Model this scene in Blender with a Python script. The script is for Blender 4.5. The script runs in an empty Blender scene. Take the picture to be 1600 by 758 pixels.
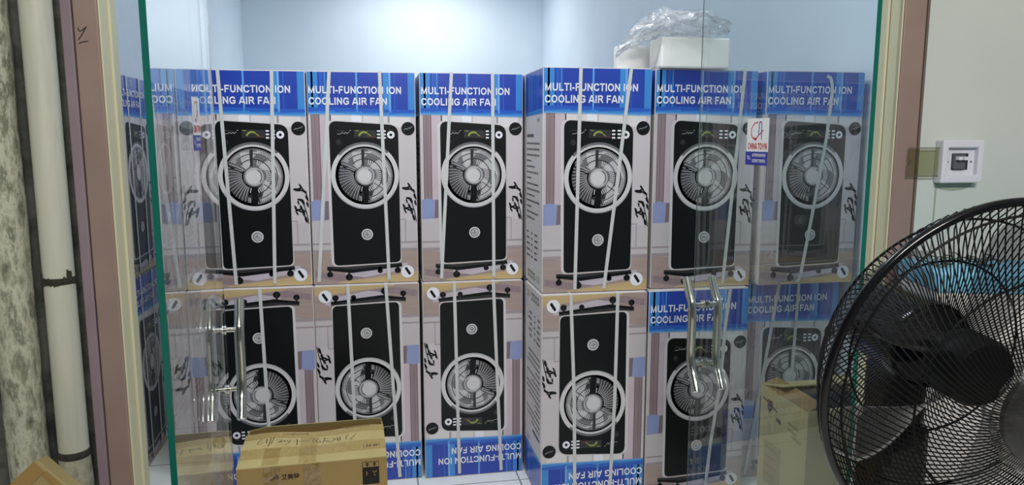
import bpy, bmesh, math, random
from mathutils import Vector, Matrix, noise

noise.seed_set(12)                            # fixed, so the bag and crust come out the same every time
PI = math.pi
scene = bpy.context.scene
C = scene.collection

# ------------------------------------------------------------------ camera
FPX = 1160.0
YAW = math.radians(10.4)
PITCH = math.atan(165 / FPX)
CAM = Vector((0, 0, 1.355))
cd = bpy.data.cameras.new('camera')
cd.sensor_fit = 'HORIZONTAL'
cd.sensor_width = 36.0
cd.lens = FPX / 1600 * 36.0
cd.clip_start = 0.02
co = bpy.data.objects.new('camera', cd)
C.objects.link(co)
co.location = CAM
co.rotation_euler = (PI / 2 - PITCH, 0, -YAW)
scene.camera = co

# ------------------------------------------------------------------ world, exposure, lights
scene.view_settings.view_transform = 'Standard'
scene.view_settings.look = 'None'
scene.view_settings.exposure = 0.0
scene.view_settings.gamma = 1.0
scene.view_settings.use_curve_mapping = False

w = bpy.data.worlds.new('world')
scene.world = w
w.use_nodes = True
bg = w.node_tree.nodes['Background']
bg.inputs['Color'].default_value = (0.86, 0.87, 0.82, 1)
bg.inputs['Strength'].default_value = 0.13


def area(name, loc, target, sx, sy, power, col):
    d = bpy.data.lights.new(name, 'AREA')
    d.shape = 'RECTANGLE'
    d.size, d.size_y = sx, sy
    d.energy = power
    d.color = col
    o = bpy.data.objects.new(name, d)
    C.objects.link(o)
    o.location = loc
    o.rotation_euler = (Vector(target) - Vector(loc)).to_track_quat('-Z', 'Y').to_euler()
    return o


area('store_lamp', (0.55, 7.3, 3.02), (0.55, 7.3, 0), 1.2, 0.25, 25, (1.0, 1.0, 0.97))
area('store_lamp', (0.12, 2.05, 3.0), (0.2, 2.2, 0), 1.0, 0.14, 28, (0.90, 0.94, 1.0))
area('shop_lamp', (0.45, -1.2, 2.75), (0.45, 1.2, 1.0), 1.2, 0.12, 52, (1.0, 0.985, 0.95))


# ------------------------------------------------------------------ materials
def lin(c):
    return tuple(((x / 255) / 12.92 if x / 255 <= 0.04045 else ((x / 255 + 0.055) / 1.055) ** 2.4) for x in c) + (1,)


MATS = {}


def mat(name, rgb, rough=0.5, spec=0.5, metal=0.0, var=0.06, scale=12.0, bump=0.0, bscale=60.0, emit=0, stretch=(1, 1, 1), coat=0.0):
    """Principled material whose colour is varied a little by procedural noise."""
    if name in MATS:
        return MATS[name]
    m = bpy.data.materials.new(name)
    m.use_nodes = True
    nt = m.node_tree
    b = nt.nodes['Principled BSDF']
    b.inputs['Roughness'].default_value = rough
    b.inputs['Specular IOR Level'].default_value = spec
    b.inputs['Metallic'].default_value = metal
    b.inputs['Coat Weight'].default_value = coat
    b.inputs['Coat Roughness'].default_value = 0.15
    tc = nt.nodes.new('ShaderNodeTexCoord')
    mp = nt.nodes.new('ShaderNodeMapping')
    mp.inputs['Scale'].default_value = stretch
    nt.links.new(tc.outputs['Object'], mp.inputs['Vector'])
    n = nt.nodes.new('ShaderNodeTexNoise')
    n.inputs['Scale'].default_value = scale
    n.inputs['Detail'].default_value = 4
    nt.links.new(mp.outputs['Vector'], n.inputs['Vector'])
    r = nt.nodes.new('ShaderNodeValToRGB')
    base = lin(rgb)
    r.color_ramp.elements[0].position = 0.3
    r.color_ramp.elements[1].position = 0.7
    r.color_ramp.elements[0].color = tuple(max(0, x * (1 - var)) for x in base[:3]) + (1,)
    r.color_ramp.elements[1].color = tuple(min(1, x * (1 + var)) for x in base[:3]) + (1,)
    nt.links.new(n.outputs['Fac'], r.inputs['Fac'])
    nt.links.new(r.outputs['Color'], b.inputs['Base Color'])
    if bump:
        bn = nt.nodes.new('ShaderNodeTexNoise')
        bn.inputs['Scale'].default_value = bscale
        bn.inputs['Detail'].default_value = 3
        nt.links.new(mp.outputs['Vector'], bn.inputs['Vector'])
        bp = nt.nodes.new('ShaderNodeBump')
        bp.inputs['Strength'].default_value = bump
        bp.inputs['Distance'].default_value = 0.01
        nt.links.new(bn.outputs['Fac'], bp.inputs['Height'])
        nt.links.new(bp.outputs['Normal'], b.inputs['Normal'])
    MATS[name] = m
    return m


def blotchy(name, cols, scale, rough=0.8, bump=0.3, stretch=(1, 1, 1), bscale=None, pos=None):
    """Weathered surface: noise through a many-stop ramp."""
    m = bpy.data.materials.new(name)
    m.use_nodes = True
    nt = m.node_tree
    b = nt.nodes['Principled BSDF']
    b.inputs['Roughness'].default_value = rough
    tc = nt.nodes.new('ShaderNodeTexCoord')
    mp = nt.nodes.new('ShaderNodeMapping')
    mp.inputs['Scale'].default_value = stretch
    nt.links.new(tc.outputs['Object'], mp.inputs['Vector'])
    n = nt.nodes.new('ShaderNodeTexNoise')
    n.inputs['Scale'].default_value = scale
    n.inputs['Detail'].default_value = 8
    n.inputs['Roughness'].default_value = 0.65
    nt.links.new(mp.outputs['Vector'], n.inputs['Vector'])
    r = nt.nodes.new('ShaderNodeValToRGB')
    k = len(cols)
    pos = pos or [0.3 + 0.4 * i / (k - 1) for i in range(k)]
    els = r.color_ramp.elements
    while len(els) < k:
        els.new(0.5)
    for i in range(k):
        els[i].position = pos[i]
        els[i].color = lin(cols[i])
    nt.links.new(n.outputs['Fac'], r.inputs['Fac'])
    nt.links.new(r.outputs['Color'], b.inputs['Base Color'])
    if bump:
        bp = nt.nodes.new('ShaderNodeBump')
        bp.inputs['Strength'].default_value = bump
        bp.inputs['Distance'].default_value = 0.01
        nt.links.new(n.outputs['Fac'], bp.inputs['Height'])
        nt.links.new(bp.outputs['Normal'], b.inputs['Normal'])
    MATS[name] = m
    return m


def film(name, tint, base_refl=0.04, dust=0.03, dust_rgb=(200, 205, 205), rough=0.0, crinkle=0.0, cscale=20.0):
    """Thin clear sheet: transmits a tint, mirrors by Schlick's law, carries a little dust."""
    m = bpy.data.materials.new(name)
    m.use_nodes = True
    nt = m.node_tree
    for n in list(nt.nodes):
        nt.nodes.remove(n)
    out = nt.nodes.new('ShaderNodeOutputMaterial')
    tr = nt.nodes.new('ShaderNodeBsdfTransparent')
    tr.inputs['Color'].default_value = tint + (1,)
    gl = nt.nodes.new('ShaderNodeBsdfGlossy')
    gl.inputs['Roughness'].default_value = rough
    gl.inputs['Color'].default_value = (1, 1, 1, 1)
    df = nt.nodes.new('ShaderNodeBsdfDiffuse')
    df.inputs['Color'].default_value = lin(dust_rgb)
    ge = nt.nodes.new('ShaderNodeNewGeometry')
    dot = nt.nodes.new('ShaderNodeVectorMath')
    dot.operation = 'DOT_PRODUCT'
    nt.links.new(ge.outputs['Incoming'], dot.inputs[0])
    nt.links.new(ge.outputs['Normal'], dot.inputs[1])

    def mth(op, a, b=None):
        x = nt.nodes.new('ShaderNodeMath')
        x.operation = op
        x.use_clamp = op in ('SUBTRACT', 'ADD')
        for i, v in enumerate((a, b)):
            if v is None:
                continue
            if isinstance(v, (int, float)):
                x.inputs[i].default_value = v
            else:
                nt.links.new(v, x.inputs[i])
        return x.outputs[0]
    c = mth('ABSOLUTE', dot.outputs['Value'])
    p = mth('POWER', mth('SUBTRACT', 1.0, c), 5.0)
    fr = mth('ADD', mth('MULTIPLY', p, 1 - base_refl), base_refl)
    nz = nt.nodes.new('ShaderNodeTexNoise')
    nz.inputs['Scale'].default_value = 6.0
    nz.inputs['Detail'].default_value = 5
    tc = nt.nodes.new('ShaderNodeTexCoord')
    nt.links.new(tc.outputs['Object'], nz.inputs['Vector'])
    du = mth('MULTIPLY', nz.outputs['Fac'], dust * 2)
    m1 = nt.nodes.new('ShaderNodeMixShader')
    nt.links.new(du, m1.inputs[0])
    nt.links.new(tr.outputs[0], m1.inputs[1])
    nt.links.new(df.outputs[0], m1.inputs[2])
    m2 = nt.nodes.new('ShaderNodeMixShader')
    nt.links.new(fr, m2.inputs[0])
    nt.links.new(m1.outputs[0], m2.inputs[1])
    nt.links.new(gl.outputs[0], m2.inputs[2])
    nt.links.new(m2.outputs[0], out.inputs['Surface'])
    if crinkle:
        bn = nt.nodes.new('ShaderNodeTexNoise')
        bn.inputs['Scale'].default_value = cscale
        bn.inputs['Detail'].default_value = 3
        nt.links.new(tc.outputs['Object'], bn.inputs['Vector'])
        bp = nt.nodes.new('ShaderNodeBump')
        bp.inputs['Strength'].default_value = crinkle
        bp.inputs['Distance'].default_value = 0.02
        nt.links.new(bn.outputs['Fac'], bp.inputs['Height'])
        nt.links.new(bp.outputs['Normal'], gl.inputs['Normal'])
    MATS[name] = m
    return m


# ------------------------------------------------------------------ mesh builder
class MB:
    def __init__(self):
        self.v, self.f, self.mi, self.mats, self.smooth = [], [], [], [], []

    def m(self, material):
        if material not in self.mats:
            self.mats.append(material)
        return self.mats.index(material)

    def add(self, vs, fs, material, smooth=False):
        b = len(self.v)
        k = self.m(material)
        self.v += [tuple(x) for x in vs]
        for f in fs:
            self.f.append(tuple(b + i for i in f))
            self.mi.append(k)
            self.smooth.append(smooth)

    def box(self, lo, hi, material):
        (x0, y0, z0), (x1, y1, z1) = lo, hi
        vs = [(x0, y0, z0), (x1, y0, z0), (x1, y1, z0), (x0, y1, z0), (x0, y0, z1), (x1, y0, z1), (x1, y1, z1), (x0, y1, z1)]
        self.add(vs, [(3, 2, 1, 0), (4, 5, 6, 7), (0, 1, 5, 4), (1, 2, 6, 5), (2, 3, 7, 6), (3, 0, 4, 7)], material)

    def bevbox(self, lo, hi, r, material, seg=2):
        bm = bmesh.new()
        bmesh.ops.create_cube(bm, size=1)
        c = [(a + b) / 2 for a, b in zip(lo, hi)]
        s = [b - a for a, b in zip(lo, hi)]
        for v in bm.verts:
            v.co = Vector((c[i] + v.co[i] * s[i] for i in range(3)))
        bmesh.ops.bevel(bm, geom=bm.edges[:], offset=r, segments=seg, affect='EDGES', profile=0.5)
        self.bm(bm, material)

    def bm(self, bm, material, smooth=False):
        bm.verts.index_update()
        self.add([v.co[:] for v in bm.verts], [[v.index for v in f.verts] for f in bm.faces], material, smooth)
        bm.free()

    def tube(self, pts, r, material, seg=10, closed=False, caps=True, rounded=False):
        pts = [Vector(p) for p in pts]
        n = len(pts)
        rr = r if isinstance(r, (list, tuple)) else [r] * n
        if rounded and not closed:
            a = (pts[0] - pts[1]).normalized()
            b = (pts[-1] - pts[-2]).normalized()
            pts = [pts[0] + a * rr[0] * 0.35] + pts + [pts[-1] + b * rr[-1] * 0.35]
            rr = [rr[0] * 0.7] + list(rr) + [rr[-1] * 0.7]
            n += 2
        tang = []
        for i in range(n):
            if closed:
                t = pts[(i + 1) % n] - pts[i - 1]
            else:
                t = pts[min(i + 1, n - 1)] - pts[max(i - 1, 0)]
            tang.append(t.normalized())
        t0 = tang[0]
        ref = Vector((0, 0, 1)) if abs(t0.z) < 0.9 else Vector((1, 0, 0))
        nrm = t0.cross(ref).normalized()
        vs, fs = [], []
        for i in range(n):
            if i:
                ax = tang[i - 1].cross(tang[i])
                if ax.length > 1e-8:
                    nrm = Matrix.Rotation(tang[i - 1].angle(tang[i]), 3, ax.normalized()) @ nrm
            bn = tang[i].cross(nrm)
            for k in range(seg):
                a = 2 * PI * k / seg
                vs.append(pts[i] + (nrm * math.cos(a) + bn * math.sin(a)) * rr[i])
        m = n if closed else n - 1
        for i in range(m):
            j = (i + 1) % n
            for k in range(seg):
                l = (k + 1) % seg
                fs.append((i * seg + k, i * seg + l, j * seg + l, j * seg + k))
        if caps and not closed:
            fs.append(tuple(range(seg - 1, -1, -1)))
            fs.append(tuple((n - 1) * seg + k for k in range(seg)))
        self.add(vs, fs, material, True)

    def lathe(self, prof, origin, axis, material, seg=40, cap=True):
        """prof: list of (radius, distance along axis)."""
        axis = Vector(axis).normalized()
        ref = Vector((0, 0, 1)) if abs(axis.z) < 0.9 else Vector((1, 0, 0))
        a = axis.cross(ref).normalized()
        b = axis.cross(a)
        o = Vector(origin)
        vs, fs = [], []
        for r, h in prof:
            for k in range(seg):
                t = 2 * PI * k / seg
                vs.append(o + axis * h + (a * math.cos(t) + b * math.sin(t)) * r)
        for i in range(len(prof) - 1):
            for k in range(seg):
                l = (k + 1) % seg
                fs.append((i * seg + k, i * seg + l, (i + 1) * seg + l, (i + 1) * seg + k))
        if cap:
            fs.append(tuple(range(seg - 1, -1, -1)))
            fs.append(tuple((len(prof) - 1) * seg + k for k in range(seg)))
        self.add(vs, fs, material, True)

    def build(self, name, parent=None, loc=None, bevel=0.0, autosmooth=True):
        me = bpy.data.meshes.new(name)
        me.from_pydata(self.v, [], self.f)
        for m in self.mats:
            me.materials.append(m)
        me.polygons.foreach_set('material_index', self.mi)
        me.polygons.foreach_set('use_smooth', self.smooth)
        me.update()
        if autosmooth and any(self.smooth):
            try:
                me.set_sharp_from_angle(angle=math.radians(40))
            except Exception:
                pass
        o = bpy.data.objects.new(name, me)
        C.objects.link(o)
        if parent:
            o.parent = parent
        if loc:
            o.location = loc
        if bevel:
            md = o.modifiers.new('bevel', 'BEVEL')
            md.width = bevel
            md.segments = 2
            md.limit_method = 'ANGLE'
        return o


class Print:
    """Flat printed artwork: polygons in layers on a plane; P maps (s, t, lift) to 3D."""
    LIFT = 0.0002

    def __init__(self, P):
        self.b, self.P, self.layer = MB(), P, 1

    def up(self):
        self.layer += 1
        return self

    def poly(self, pts, material):
        self.b.add([self.P(s, t, self.layer * self.LIFT) for s, t in pts], [tuple(range(len(pts)))], material)

    def rect(self, s0, t0, s1, t1, material):
        self.poly([(s0, t0), (s1, t0), (s1, t1), (s0, t1)], material)

    def disc(self, s, t, r, material, n=40, r2=None):
        r2 = r2 or r
        self.poly([(s + r * math.cos(2 * PI * k / n), t + r2 * math.sin(2 * PI * k / n)) for k in range(n)], material)

    def ring(self, s, t, r0, r1, material, n=56, a0=0, a1=2 * PI):
        for k in range(n):
            a, c = a0 + (a1 - a0) * k / n, a0 + (a1 - a0) * (k + 1) / n
            self.poly([(s + r0 * math.cos(a), t + r0 * math.sin(a)), (s + r1 * math.cos(a), t + r1 * math.sin(a)),
                       (s + r1 * math.cos(c), t + r1 * math.sin(c)), (s + r0 * math.cos(c), t + r0 * math.sin(c))], material)

    def line(self, pts, wd, material):
        for (a, b), (c, d) in zip(pts[:-1], pts[1:]):
            dx, dy = c - a, d - b
            l = math.hypot(dx, dy) or 1
            nx, ny = -dy / l * wd / 2, dx / l * wd / 2
            self.poly([(a + nx, b + ny), (c + nx, d + ny), (c - nx, d - ny), (a - nx, b - ny)], material)

    def rquad(self, corners, r, material, n=8):
        """Quad with rounded corners (any convex quad)."""
        pts = []
        k = len(corners)
        rs = r if isinstance(r, (list, tuple)) else [r] * k
        for i in range(k):
            p, a, b = Vector(corners[i]), Vector(corners[i - 1]), Vector(corners[(i + 1) % k])
            u, v = (a - p).normalized() * rs[i], (b - p).normalized() * rs[i]
            for j in range(n + 1):
                t = j / n
                q = (p + u) * (1 - t) ** 2 + p * 2 * t * (1 - t) + (p + v) * t ** 2
                pts.append((q.x, q.y))
        self.poly(pts, material)

    def text(self, body, s, t, cap, width, material, bold=0.0, shear=0.0, rot=0.0):
        """Baseline starts at (s, t); t grows downwards."""
        vs, fs = text_shape(body, cap, width, bold, shear)
        ca, sa = math.cos(rot), math.sin(rot)
        self.b.add([self.P(s + x * ca - y * sa, t - (x * sa + y * ca), self.layer * self.LIFT) for x, y in vs], fs, material)

    def build(self, name, parent=None):
        return self.b.build(name, parent)


STROKES = {
    'M': (1.163, [[(0.2, 1), (0.2, 0)], [(0.963, 1), (0.963, 0)], [(0.2, 0.95), (0.58, 0.08), (0.963, 0.95)]]),
    'U': (1.008, [[(0.19, 1), (0.19, 0.36), (0.24, 0.20), (0.36, 0.105), (0.504, 0.085), (0.648, 0.105), (0.768, 0.20), (0.818, 0.36), (0.818, 1)]]),
    'L': (0.853, [[(0.2, 1), (0.2, 0)], [(0.2, 0.09), (0.80, 0.09)]]),
    'T': (0.853, [[(0.03, 0.91), (0.823, 0.91)], [(0.427, 1), (0.427, 0)]]),
    'I': (0.388, [[(0.194, 1), (0.194, 0)]]),
    '-': (0.465, [[(0.05, 0.36), (0.415, 0.36)]]),
    'F': (0.853, [[(0.2, 1), (0.2, 0)], [(0.2, 0.91), (0.79, 0.91)], [(0.2, 0.50), (0.70, 0.50)]]),
    'N': (1.008, [[(0.19, 1), (0.19, 0)], [(0.818, 1), (0.818, 0)], [(0.19, 0.93), (0.818, 0.07)]]),
    'C': (1.008, [[(0.86, 0.70), (0.78, 0.84), (0.64, 0.91), (0.50, 0.91), (0.33, 0.86), (0.21, 0.73), (0.165, 0.5), (0.21, 0.27), (0.33, 0.14), (0.50, 0.09), (0.64, 0.09), (0.79, 0.17), (0.87, 0.34)]]),
    'O': (1.086, [[(0.543 + 0.385 * math.cos(2 * PI * k / 24), 0.5 + 0.415 * math.sin(2 * PI * k / 24)) for k in range(25)]]),
    'G': (1.086, [[(0.89, 0.72), (0.80, 0.85), (0.66, 0.91), (0.53, 0.91), (0.35, 0.86), (0.22, 0.73), (0.165, 0.5), (0.21, 0.27), (0.34, 0.13), (0.54, 0.09), (0.74, 0.13), (0.89, 0.22), (0.89, 0.46), (0.56, 0.46)]]),
    'A': (1.008, [[(0.08, 0), (0.46, 0.97)], [(0.928, 0), (0.548, 0.97)], [(0.25, 0.29), (0.76, 0.29)], [(0.44, 0.95), (0.57, 0.95)]]),
    'R': (1.008, [[(0.2, 1), (0.2, 0)], [(0.2, 0.91), (0.62, 0.91), (0.76, 0.86), (0.80, 0.72), (0.75, 0.57), (0.60, 0.50), (0.2, 0.50)], [(0.52, 0.48), (0.70, 0.30), (0.90, 0)]]),
    'H': (1.008, [[(0.2, 1), (0.2, 0)], [(0.808, 1), (0.808, 0)], [(0.2, 0.54), (0.808, 0.54)]]),
    'W': (1.318, [[(0.1, 1), (0.36, 0.05), (0.66, 0.92), (0.96, 0.05), (1.218, 1)]]),
    'E': (0.93, [[(0.2, 1), (0.2, 0)], [(0.2, 0.91), (0.84, 0.91)], [(0.2, 0.51), (0.80, 0.51)], [(0.2, 0.09), (0.86, 0.09)]]),
    ' ': (0.388, []),
}


def heavy(pr, body, s, t, cap, width, material, wt=0.19, shear=0.0):
    """Heavy sans capitals drawn from strokes on a Print in metres; baseline at t."""
    total = sum(STROKES[c][0] for c in body)
    sx = width / total
    x = s
    for c in body:
        wd, strokes = STROKES[c]
        for st_ in strokes:
            pts = [(px_, min(max(py_, 0), 1)) for px_, py_ in st_]
            n = len(pts)
            closed = n > 3 and pts[0] == pts[-1]
            L, R_ = [], []
            for i in range(n):
                a = Vector(pts[i - 1] if i else (pts[-2] if closed else pts[0]))
                p = Vector(pts[i])
                b = Vector(pts[i + 1] if i < n - 1 else (pts[1] if closed else pts[-1]))
                d1, d2 = (p - a), (b - p)
                if d1.length < 1e-6:
                    d1 = d2
                if d2.length < 1e-6:
                    d2 = d1
                n1 = Vector((-d1.y, d1.x)).normalized()
                n2 = Vector((-d2.y, d2.x)).normalized()
                m_ = (n1 + n2)
                m_ = m_.normalized() * (wt / 2) / max(0.5, m_.normalized().dot(n1))
                L.append(p + m_)
                R_.append(p - m_)
            for i in range(n - 1):
                q4 = [L[i], L[i + 1], R_[i + 1], R_[i]]
                pr.poly([(x + v.x * sx + shear * min(max(v.y, -0.01), 1.01) * cap, t - min(max(v.y, -0.01), 1.01) * cap) for v in q4], material)
        x += wd * sx


TXT = {}


def text_shape(body, cap, width, bold, shear):
    key = (body, cap, width, bold, shear)
    if key in TXT:
        return TXT[key]
    cu = bpy.data.curves.new('lettering', 'FONT')
    cu.body = body
    cu.size = 1.0
    cu.offset = bold
    cu.shear = shear
    cu.resolution_u = 3
    cu.fill_mode = 'FRONT'
    o = bpy.data.objects.new('lettering', cu)
    C.objects.link(o)
    bpy.context.view_layer.update()
    dg = bpy.context.evaluated_depsgraph_get()
    me = bpy.data.meshes.new_from_object(o.evaluated_get(dg))
    vs = [(v.co.x, v.co.y) for v in me.vertices]
    fs = [tuple(p.vertices) for p in me.polygons]
    bpy.data.objects.remove(o)
    bpy.data.curves.remove(cu)
    bpy.data.meshes.remove(me)
    if not vs:
        TXT[key] = ([], [])
        return TXT[key]
    x0, x1 = min(v[0] for v in vs), max(v[0] for v in vs)
    y1 = max(v[1] for v in vs)
    y0 = min(0, min(v[1] for v in vs)) if cap < 0 else 0
    h = abs(cap) / (y1 - y0)
    sx = width / (x1 - x0) if width else h
    TXT[key] = ([((x - x0) * sx, (y - y0) * h) for x, y in vs], fs)
    return TXT[key]


# ------------------------------------------------------------------ object helpers
def thing(name, label, cat, loc=(0, 0, 0), rotz=0.0, group=None):
    o = bpy.data.objects.new(name, None)
    C.objects.link(o)
    o.empty_display_size = 0.1
    o.location = loc
    o.rotation_euler = (0, 0, rotz)
    o['label'], o['category'] = label, cat
    if group:
        o['group'] = group
    return o


def tag(o, label, cat, group=None):
    o['label'], o['category'] = label, cat
    if group:
        o['group'] = group
    return o


def struct(o):
    o['kind'] = 'structure'
    return o


def dup_tree(o, parent):
    c = o.copy()
    C.objects.link(c)
    c.parent = parent
    for ch in list(o.children):
        dup_tree(ch, c)
    return c


# ------------------------------------------------------------------ palette
room_white = mat('white_room_paint', (229, 241, 255), 0.42, 0.45, var=0.03, scale=2.5, bump=0.06, bscale=14)
wall_cream = mat('pale_green_gloss_paint', (206, 212, 207), 0.28, 0.5, var=0.04, scale=3, bump=0.05, bscale=9)
jamb_pink = mat('mauve_brown_jamb_paint', (150, 128, 120), 0.45, 0.4, var=0.07, scale=9, bump=0.08, bscale=30)
jamb_mauve = mat('mauve_edge_paint', (142, 124, 133), 0.5, 0.4, var=0.08, scale=10)
jamb_cream = mat('cream_reveal_paint', (212, 206, 176), 0.4, 0.45, var=0.05, scale=8, stretch=(1, 1, 0.15))
trim_grey = mat('grey_brown_trim_paint', (112, 100, 92), 0.5, 0.4, var=0.08)
dark_gap = mat('dark_groove', (52, 40, 40), 0.9, 0.1)
white_board = mat('white_carton_board', (222, 216, 214), 0.5, 0.35, var=0.03, bump=0.05, bscale=25)
print_wall = mat('printed_pale_wall', (208, 200, 205), 0.3, 0.45, var=0.02)
print_panel = mat('printed_white_panel', (226, 221, 222), 0.3, 0.45, var=0.02)
print_line = mat('printed_grey_line', (168, 158, 162), 0.3, 0.45, var=0.03)
print_curtain = mat('printed_mauve_curtain', (150, 130, 136), 0.3, 0.45, var=0.06, scale=30, stretch=(4, 1, 0.4))
print_curtain_dark = mat('printed_dark_fold', (128, 110, 116), 0.3, 0.45, var=0.04)
print_pink = mat('printed_pale_pink', (204, 188, 197), 0.3, 0.45, var=0.03)
print_sofa = mat('printed_sofa_white', (200, 192, 196), 0.3, 0.45, var=0.02)
print_sofa_shade = mat('printed_sofa_seam', (164, 152, 155), 0.3, 0.45, var=0.03)
print_floor = mat('printed_floor_mauve', (172, 152, 146), 0.3, 0.45, var=0.06, scale=14, stretch=(0.4, 1, 4))
print_wood = mat('printed_wood_tan', (198, 172, 126), 0.3, 0.45, var=0.08, scale=18, stretch=(0.3, 1, 5))
print_rug = mat('printed_lilac_rug', (196, 186, 198), 0.3, 0.45, var=0.03)
print_cushion = mat('printed_periwinkle', (146, 156, 200), 0.3, 0.45, var=0.05)
print_black = mat('printed_black', (15, 18, 21), 0.32, 0.3, var=0.05)
print_grey_dark = mat('printed_charcoal', (48, 49, 54), 0.3, 0.45, var=0.05)
print_mid = mat('printed_mid_grey', (112, 112, 117), 0.3, 0.45, var=0.12, scale=40)
print_silver = mat('printed_silver', (214, 211, 213), 0.3, 0.45, var=0.03)
print_light = mat('printed_light_grey', (190, 189, 192), 0.3, 0.45, var=0.04)
print_white = mat('printed_white_ink', (238, 238, 246), 0.3, 0.45, var=0.01)
print_green = mat('printed_lime', (146, 160, 70), 0.3, 0.45, var=0.05)
print_red = mat('printed_red', (130, 56, 56), 0.3, 0.45, var=0.05)
blue_dark = mat('printed_royal_blue', (40, 70, 172), 0.25, 0.5, var=0.05, scale=6, bump=0.05, bscale=10)
blue_mid = mat('printed_mid_blue', (48, 98, 198), 0.22, 0.5, var=0.05, scale=6, bump=0.05, bscale=10)
blue_cyan = mat('printed_cyan_blue', (66, 140, 214), 0.22, 0.5, var=0.05, scale=6, bump=0.05, bscale=10)
blue_pale = mat('printed_pale_blue', (118, 176, 234), 0.22, 0.5, var=0.04)
side_ink = mat('printed_side_text', (78, 74, 82), 0.4, 0.3, var=0.05)
strap_mat = mat('grey_white_strapping', (206, 208, 207), 0.42, 0.4, var=0.04, bump=0.1, bscale=150)
glass_mat = film('clear_door_glass', (0.925, 0.955, 0.945), 0.035, 0.022)
glass_edge = mat('green_glass_edge', (12, 104, 92), 0.25, 0.5, var=0.10, scale=6)
chrome = mat('polished_chrome', (208, 206, 198), 0.09, 0.5, metal=1.0, var=0.03)
steel = mat('dull_steel', (150, 150, 146), 0.3, 0.5, metal=1.0, var=0.05)
black_plastic = mat('gloss_black_plastic', (11, 12, 17), 0.14, 0.5, var=0.08)
black_wire = mat('black_coated_wire', (9, 9, 11), 0.5, 0.2, var=0.05)
foam_mat = mat('white_foam', (246, 245, 241), 0.75, 0.2, var=0.02, bump=0.15, bscale=220)
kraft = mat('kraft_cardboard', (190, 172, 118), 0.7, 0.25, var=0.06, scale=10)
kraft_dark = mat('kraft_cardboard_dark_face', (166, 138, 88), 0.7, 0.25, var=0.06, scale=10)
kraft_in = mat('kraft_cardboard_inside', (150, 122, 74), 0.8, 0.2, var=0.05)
ink = mat('black_marker_ink', (28, 24, 22), 0.5, 0.3)
ink_brown = mat('brown_print_ink', (96, 70, 42), 0.6, 0.3)
tape_clear = film('clear_packing_tape', (0.93, 0.89, 0.78), 0.06, 0.05, (220, 200, 150), 0.12, 0.5, 30)

# ------------------------------------------------------------------ room shell
WL, WR, YB, YF, ZC = -1.30, 1.84, 8.15, 1.485, 3.10
OL, OR, YO = -0.457, 1.082, 1.41          # opening between the reveals, outer face of the door wall


def slab(name, lo, hi, m):
    b = MB()
    b.box(lo, hi, m)
    return struct(b.build(name))


# tiled floor: white glossy tiles with grey grout (brick node, no offset)
def tile_material():
    m = bpy.data.materials.new('white_floor_tiles')
    m.use_nodes = True
    nt = m.node_tree
    b = nt.nodes['Principled BSDF']
    b.inputs['Roughness'].default_value = 0.22
    tc = nt.nodes.new('ShaderNodeTexCoord')
    br = nt.nodes.new('ShaderNodeTexBrick')
    br.offset = 0
    br.inputs['Scale'].default_value = 1.0
    br.inputs['Brick Width'].default_value = 0.4
    br.inputs['Row Height'].default_value = 0.4
    br.inputs['Mortar Size'].default_value = 0.003
    br.inputs['Color1'].default_value = lin((250, 249, 242))
    br.inputs['Color2'].default_value = lin((246, 246, 240))
    br.inputs['Mortar'].default_value = lin((150, 146, 142))
    mp = nt.nodes.new('ShaderNodeMapping')
    mp.inputs['Location'].default_value = (0.265, 0.05, 0)
    nt.links.new(tc.outputs['Object'], mp.inputs['Vector'])
    nt.links.new(mp.outputs['Vector'], br.inputs['Vector'])
    nt.links.new(br.outputs['Color'], b.inputs['Base Color'])
    return m


slab('floor', (-3.2, -3.0, -0.1), (4.0, YB, 0.0), tile_material())
slab('wall_back', (WL - 0.1, YB, 0), (WR + 0.1, YB + 0.1, ZC), room_white)
slab('wall_left', (WL - 0.1, YF, 0), (WL, YB, ZC), room_white)
slab('wall_right', (WR, YF, 0), (WR + 0.1, YB, ZC), room_white)
slab('ceiling', (WL - 0.1, YO + 0.075, ZC), (WR + 0.1, YB + 0.1, ZC + 0.1), room_white)

# front (door) wall: right panel flush with the jamb, left part set back behind the pipes
slab('wall_front_right', (OR + 0.0575, YO + 0.004, 0), (3.6, YF, ZC), wall_cream)
cement = blotchy('dark_blotchy_cement', [(40, 42, 40), (74, 76, 72), (104, 106, 98), (66, 70, 62)], 9, 0.9, 0.4)  # random dark grey blotches over the whole wall
slab('wall_front_left', (-3.0, 1.545, 0), (OL - 0.0605, 1.62, ZC), cement)
slab('wall_lintel', (OL - 0.06, YO + 0.004, 2.2), (OR + 0.0575, YF, ZC), wall_cream)
slab('ceiling_shop', (-3.0, -3.0, 2.95), (3.6, YO + 0.004, 3.05), mat('shop_ceiling_white', (215, 218, 212), 0.8))
slab('wall_shop_left', (-3.1, -3.0, 0), (-3.0, 1.62, 3.05), mat('shop_wall_grey', (120, 122, 118), 0.8))

# door frame: left jamb (mauve edge board, groove, pink-brown face, cream reveal)
b = MB()
b.box((-0.5165, YO, 0), (-0.499, YF, 2.26), jamb_mauve)
struct(b.build('trim_1', bevel=0.002))
b = MB()
b.box((-0.4990, YO + 0.006, 0), (-0.4970, YF, 2.26), dark_gap)
struct(b.build('trim_2'))
b = MB()
b.box((-0.4970, YO, 0), (OL - 0.001, YF - 0.002, 2.26), jamb_pink)
jl = struct(b.build('trim_3', bevel=0.0025))
b = MB()
b.box((OL - 0.001, YO + 0.003, 0), (OL + 0.002, YO + 0.040, 2.2), jamb_cream)
b.box((OL - 0.001, YO + 0.043, 0), (OL + 0.006, YF, 2.2), jamb_cream)
struct(b.build('trim_4', bevel=0.001))
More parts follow.
